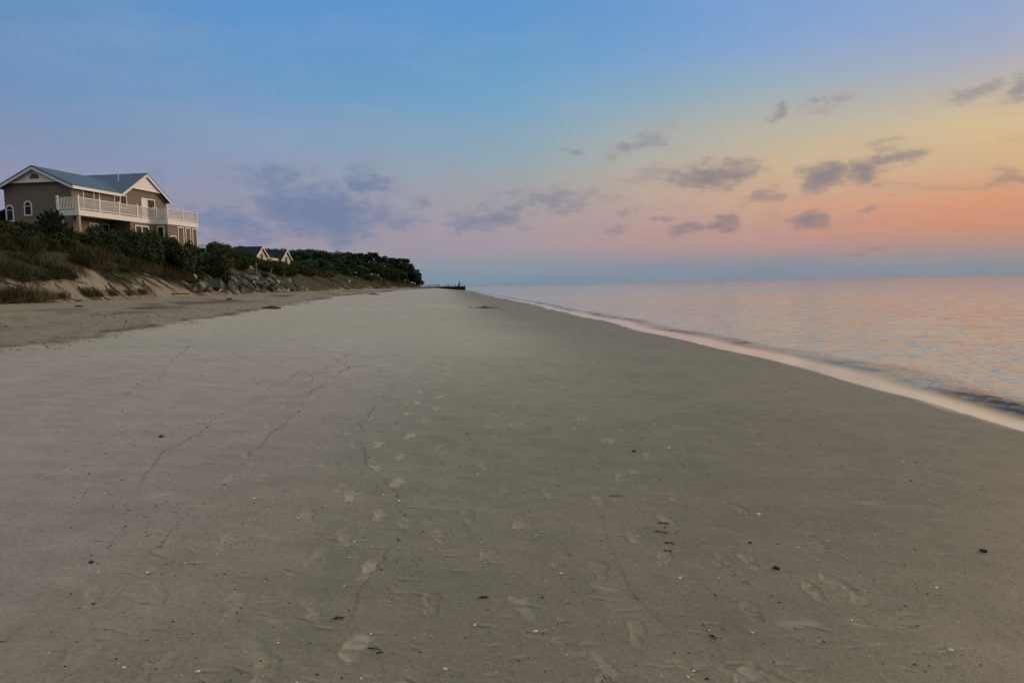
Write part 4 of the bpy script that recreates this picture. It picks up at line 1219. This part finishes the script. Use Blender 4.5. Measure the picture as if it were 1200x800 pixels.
# beach access stairs
def stairs(px, py, pt, wd, lb, whitecap):
    x, y, z = G(px, py); rt = empty("beach_stairs", (x, y, z), math.radians(175)); tag(rt, lb, "stairs")
    h_ = (py - pt) / 867 * y
    for sy in (-wd / 2, wd / 2):
        mb = MB(); mb.beam((0, sy, -.4), (0, sy, h_), .16, .16); mb.build("post", M_post, rt)
        mb = MB(); mb.beam((2.2, sy, .4), (2.2, sy, h_ + 1.3), .14, .14); mb.build("post", M_post, rt)
        mb = MB(); mb.beam((.0, sy + .1, h_ * .8), (4.2, sy + .1, h_ * .8 + 2.6), .06, .14); mb.build("handrail", M_post, rt)
    for i in range(9):
        mb = MB(); mb.box((.1 + i * .42, -wd / 2, .1 + i * .26), (.46 + i * .42, wd / 2, .15 + i * .26)); mb.build("tread", M_plank, rt)
    mb = MB(); mb.beam((-.02, -wd / 2 - .1, h_ * .92), (-.02, wd / 2 + .1, h_ * .92), .05, .16); mb.build("crossbar", M_plank, rt)
    if whitecap:
        mb = MB(); mb.box((-.1, -wd / 2 - .12, h_ + .01), (.1, -wd / 2 + .12, h_ + .38)); mb.build("sign_cap", M_white, rt)


stairs(409, 339.2, 330.5, 1.3, "weathered wooden beach stairs with a pale capped post, nearer of two", True)
stairs(456, 337.6, 330, 1.5, "dark wooden beach stairs under the pines, farther of two", False)

# ------------------------------------------------------------------ timber groyne at the end of the beach
M_pile = simple("wet_black_timber", (0.016, 0.014, 0.014), .7, .3, 5)
gy0 = 262.0
gx0, gx1 = x_at(490, gy0), x_at(545.5, gy0)
gro = empty("timber_groyne", (gx0, gy0, .3)); tag(gro, "long low black timber groyne with ragged piles reaching into the water", "groyne")
Lg = gx1 - gx0
mb = MB()
zt0 = top_z(518, 335.9, gy0) - .3
mb.box((0, -.15, -1.5), (Lg, .15, zt0)); mb.box((0, -.3, zt0 - .35), (Lg, -.152, zt0 - .05)); mb.build("plank_wall", M_pile, gro)
for px in np.arange(492, 546, 2.6):
    x = x_at(px, gy0) - gx0; hh_ = random.choice([.25, .3, .5, .8, .35, .15]); 
    if 511 < px < 516: hh_ = .8
    if px > 543: hh_ = .55
    mb = MB(); mb.tube([(x, -.36, -1.5), (x + .03, -.36, zt0), (x + .05, -.36, zt0 + hh_)], [.17, .17, .13], 8); mb.build("pile", M_pile, gro)
x = x_at(538, gy0) - gx0
mb = MB(); mb.tube([(x - .1, -.75, -1.5), (x - .05, -.75, zt0), (x + .1, -.75, zt0 + .8), (x + .22, -.75, zt0 + 1.75)], [.30, .30, .26, .12], 9); o = mb.build("pile", M_pile, gro); o['label'] = "tallest pile, leaning and tapered"
mb = MB(); mb.tube([(x_at(497, gy0) - gx0, -.3, zt0 + .5), (x_at(514, gy0) - gx0, -.3, zt0 + .62)], [.09, .09], 6); mb.build("rail", M_pile, gro)
for px, s, lb in ((531.5, 1.35, "dark boulder against the groyne, left of the tall pile"), (538, 1.5, "dark boulder at the base of the tallest groyne pile")):
    x = x_at(px, gy0 - 1.4); me_ = rock_mesh(int(px), M_pile, 1.1)
    put("boulder", me_, x, gy0 - 1.4, .45, s, None, None, lb, "boulder")

# ------------------------------------------------------------------ driftwood and small finds on the sand
x, y, z = G(564, 361); mb = MB()
mb.tube([(-1.6, 0, .05), (-.6, .05, .08), (.3, 0, .10), (1.3, -.08, .07), (2.6, -.05, .03)], [.05, .08, .11, .09, .04], 7)
for q, t in ((( -1.5, 0, .05), (-1.75, .05, .42)), ((.4, 0, .1), (.55, .1, .5)), ((.5, 0, .1), (.9, -.1, .36)), ((.2, 0, .1), (.1, -.1, .4))):
    mb.tube([q, t], [.10, .05], 6)
o = mb.build("driftwood", M_drift, loc=(x, y, z), smooth=True); o.scale = (.5, .5, .42); tag(o, "long dark driftwood branch lying on the wet sand near the far water edge", "driftwood")
for (px, py, L, lb) in ((437, 345.3, 1.8, "thin driftwood stick on pale sand below the far wood"), (318, 362, 1.0, "short dark log lying by the wrack line below the rocks")):
    x, y, z = G(px, py); mb = MB(); mb.tube([(-L / 2, 0, .05), (0, .05, .09), (L / 2, 0, .04)], [.05, .1, .04], 7)
    o = mb.build("driftwood", M_drift, loc=(x, y, z), smooth=True); o.rotation_euler = (0, 0, random.uniform(-.2, .2)); tag(o, lb, "driftwood")
for (px, py, s, lb) in ((92, 353, .3, "dark lump of debris on the dry sand below the scarp"), (92, 360, .35, "flat dark debris on dry sand nearest the scarp grass"), (268, 351, .45, "dark clump of weed on dry sand left of the rock pile")):
    x, y, z = G(px, py); put("debris_lump", rock_mesh(int(px + py), M_plank, .6), x, y, z + .02, s, None, None, lb, "debris")

M_peb = simple("dark_pebble", (0.022, 0.019, 0.019), .5, .3, 30, .1, .5, objrand=.5)
M_shell = simple("pale_shell", (0.68, 0.64, 0.56), .6, .2, 40, .2, .4, objrand=.25)
M_weed = simple("red_weed", (0.060, 0.028, 0.018), .7, .4, 30, .3)


def pebble_mesh(seed, mat):
    import bmesh
    bm = bmesh.new(); bmesh.ops.create_icosphere(bm, subdivisions=2, radius=1); rg = random.Random(seed)
    ax = [Vector((rg.gauss(0, 1), rg.gauss(0, 1), rg.gauss(0, 1))) for _ in range(3)]
    for v in bm.verts:
        k = 1 + .12 * math.sin(v.co.dot(ax[0]) * 1.6) + .10 * math.sin(v.co.dot(ax[1]) * 2.1 + 1)
        v.co = Vector((v.co.x * k, v.co.y * .72 * k, v.co.z * .45 * k))
    me = bpy.data.meshes.new("pebble"); bm.to_mesh(me); bm.free(); me.materials.append(mat)
    me.polygons.foreach_set('use_smooth', np.ones(len(me.polygons), bool)); return me


def shell_mesh(seed, mat):
    """half clam: a shallow ribbed fan"""
    rg = random.Random(seed); V = []; Fc = []
    nr, na = 6, 15
    for lay in (0, 1):
        for i in range(nr + 1):
            for j in range(na + 1):
                t = i / nr; a = (j / na - .5) * 2.5; R = t * (1 - .12 * abs(a))
                z = .42 * math.sin(math.pi * min(1, t * 1.02)) ** .7 * math.cos(a * .62) + .025 * t * (j % 2) - lay * .07
                V.append((R * math.cos(a) - .5, R * math.sin(a) * .95, max(z, -.08)))
    k = (nr + 1) * (na + 1)
    for lay in (0, 1):
        for i in range(nr):
            for j in range(na):
                q = lay * k + i * (na + 1) + j; f_ = [q, q + 1, q + na + 2, q + na + 1]; Fc.append(f_ if lay else f_[::-1])
    for j in range(na):
        q = nr * (na + 1) + j; Fc.append([q, q + 1, q + 1 + k, q + k])
    return np_mesh("shell", V, Fc, None, True, [mat])


PB = [pebble_mesh(500 + k, M_peb) for k in range(4)]
PP = [pebble_mesh(520 + k, M_shell) for k in range(3)]
SH = [shell_mesh(540 + k, M_shell) for k in range(2)]


def gmicro(px, py):
    x, y, z = G(px, py)
    return x, y, z


def sand_z(x, y):
    i = ni[near_pts(x, y, .06 + .002 * y)]
    return float(gz[i].mean()) if len(i) else H1(x, y)


def find(name, me, px, py, size_px, label, cat, group, seat=.15):
    x, y, z = G(px, py); s = size_px / 867 * math.hypot(x, y) / 2.4
    put(name, me, x, y, sand_z(x, y) + s * seat, s, None, None, label, cat, group)


find("pebble", PB[0], 910, 666, 10, "largest black pebble on the sand at right, oval and smooth", "pebble", None, .3)
find("pebble", PB[1], 879, 637, 6, "black pebble just above and left of the largest one", "pebble", None, .3)
find("shell", SH[0], 831, 740, 8, "white shell beside a dark weed scrap at the lower right", "shell", None, .1)
find("shell", PP[1], 889, 603, 7, "bright white shell chip on the right-hand sand", "shell", None, .1)
find("pebble", PB[2], 1153, 647, 10, "black stone on the sand near the right edge of the beach", "pebble", None, .3)
find("pebble", PB[3], 743, 529, 7, "black pebble right of the middle footprints", "pebble", None, .3)
find("pebble", PB[0], 189, 512, 8, "black pebble by the long dark swash line on the left", "pebble", None, .3)
find("pebble", PB[2], 107, 659, 8, "black pebble low on the left near the bend of the swash line", "pebble", None, .3)
find("shell", SH[1], 326, 755, 8, "white shell chip alone on dark sand at lower left", "shell", None, .1)
find("shell", SH[0], 145, 782, 9, "pale shell at the bottom left, half buried", "shell", None, .1)
# weed scraps and a twig
for (px, py, L, rz, lb) in ((777, 613, .16, -.2, "rust brown scrap of seaweed, topmost of the cluster right of centre"), (776, 625, .20, -.35, "dark seaweed strand second in the cluster right of centre"), (784, 637, .12, -.2, "dark seaweed scrap third in the cluster right of centre"),
                            (782, 646, .10, .1, "smallest seaweed scrap at the bottom of the cluster right of centre"), (721, 581, .20, -.1, "thin straight dark twig on the sand right of centre"), (567, 701, .09, 0, "red brown weed scrap near the bottom centre"),
                            (397, 725, .10, .2, "red brown weed scrap left of the winding swash line"), (438, 762, .12, -.5, "short black twig at the bottom of the winding swash line"), (446, 768, .06, .3, "small black crumb beside the short black twig"),
                            (835, 748, .07, -.9, "dark weed scrap touching the white shell at lower right")):
    x, y, z = G(px, py); mb = MB(); rgk = random.Random(int(px)); k_ = L / 2
    pts = [(-k_, 0, .004), (-k_ * .4, rgk.uniform(-.02, .02), .010), (k_ * .3, rgk.uniform(-.02, .02), .008), (k_, rgk.uniform(-.02, .02), .004)]
    mb.tube(pts, [.0015, .004, .003, .001], 6)
    if 'twig' not in lb:
        mb.tube([pts[1], (pts[1][0] + .02, .03, .006)], [.008, .002], 5); mb.tube([pts[2], (pts[2][0] + .02, -.025, .012)], [.007, .002], 5)
    o = mb.build("twig" if 'twig' in lb else "seaweed_scrap", M_weed if 'r' == lb[0] else M_peb, loc=(x, y, sand_z(x, y) - .002), smooth=True); o.rotation_euler = (0, 0, rz); o.scale = (.7, .7, .8); tag(o, lb, "twig" if 'twig' in lb else "seaweed")

for i in range(150):
    y = 2.6 + 15 * random.random() ** 1.25; x = random.uniform(-.62, .64) * y
    if x > 4.2: continue
    s = random.uniform(.0035, .0095) * (1 + y * .04)
    put("pebble", random.choice(PB), x, y, sand_z(x, y) + s * .2, s, None, None, "small dark pebble scattered on the wet sand", "pebble", "small dark pebbles on the sand")
for i in range(110):
    x0, y, L, st = tails[i]
    if x0 > 4.2: continue
    s = random.uniform(.006, .013) * (1 + y * .03)
    put("shell_chip", random.choice(PP + SH), x0, y, sand_z(x0, y) + s * .1, s, None, None, "small pale shell chip on the wet sand", "shell", "small pale shell chips on the sand")


def chips(name, X, Y, Z, size, mat, label, cat):
    n = len(X); C = np.stack([X, Y, Z], 1)
    a = rng.random(n) * 6.28; s = np.asarray(size)[:, None] * (0.5 + rng.random((n, 1)))
    U = np.stack([np.cos(a), np.sin(a), np.zeros(n)], 1) * s; W = np.stack([-np.sin(a), np.cos(a), np.zeros(n)], 1) * s * (.3 + .5 * rng.random((n, 1)))
    T = np.array([[0, 0, 1]]) * s * .45
    V = np.stack([C - U, C - W, C + U, C + W, C + T], 1).reshape(-1, 3); i = np.arange(n)[:, None] * 5
    Fc = np.concatenate([i + np.array([[k, (k + 1) % 4, 4]]) for k in range(4)])
    o = link(name, np_mesh(name, V, Fc, None, False, [mat])); tag(o, label, cat, kind="stuff")


# crumbs along the swash lines
X = []; Y = []; S = []
for (lx_, ly_, faint) in line_pts:
    for x, y in zip(lx_, ly_):
        if random.random() < (.10 if faint else .42) * (0.2 + 1.6 * (vnoise(np.array([x * 1.3]), np.array([y * 1.3]), 333)[0] > .45)):
            X.append(x + random.gauss(0, .012)); Y.append(y + random.gauss(0, .012)); S.append(random.choice([.6, .6, 1, 1.6]) * random.uniform(.002, .0055) * (1 + y * .06))
Z = [sand_z(x, y) for x, y in zip(X, Y)]
chips("swash_debris", np.array(X), np.array(Y), np.array(Z), S, M_peb, "fine dark crumbs strung along the winding swash lines", "debris")
n = 5200
y = 2.4 + 16 * rng.random(n) ** 1.3; x = rng.uniform(-.66, .66, n) * y; okk = x < 4.6; x, y = x[okk], y[okk]
Z = np.array([sand_z(a, b) for a, b in zip(x, y)])
h_ = len(x) // 3
chips("dark_grit", x[h_:], y[h_:], Z[h_:], rng.uniform(.002, .0075, len(x) - h_) * (1 + y[h_:] * .06), M_peb, "fine dark grit scattered over the sand", "grit")
chips("shell_grit", x[:h_], y[:h_], Z[:h_], rng.uniform(.0018, .0045, h_) * (1 + y[:h_] * .05), M_shell, "fine pale shell grit scattered over the sand", "grit")
# wrack line between wet and dry sand, and weed litter on the dry beach
t = np.arange(8, 150, .035); y = t + rng.normal(size=len(t)) * .1
xw2 = np.interp(y, WY, WX) + (fbm(y * .5, y * 0, 97, 4) - .5) * 1.8 + rng.normal(size=len(t)) * .22
sel = rng.random(len(t)) < sstep(.35, .6, fbm(t * .55, t * 0 + 2, 98, 3)); xw2, y = xw2[sel], y[sel]
chips("wrack_line", xw2, y, height(xw2, y) + .01, rng.uniform(.008, .026, len(y)) * (.8 + y / 40), M_plank, "broken dark line of weed between wet and dry sand", "seaweed")
n = 1500; y = rng.uniform(14, 130, n); fr = rng.random(n); a_ = np.interp(y, WY, WX); b_ = np.interp(y, DY, DX); x = a_ + (b_ - a_) * fr
sel = rng.random(n) < sstep(.4, .65, fbm(x * .4, y * .3, 99, 3)); x, y = x[sel], y[sel]
chips("beach_litter", x, y, height(x, y) + .01, rng.uniform(.02, .06, len(y)), M_plank, "dark bits of weed and wood scattered over the dry sand", "debris")
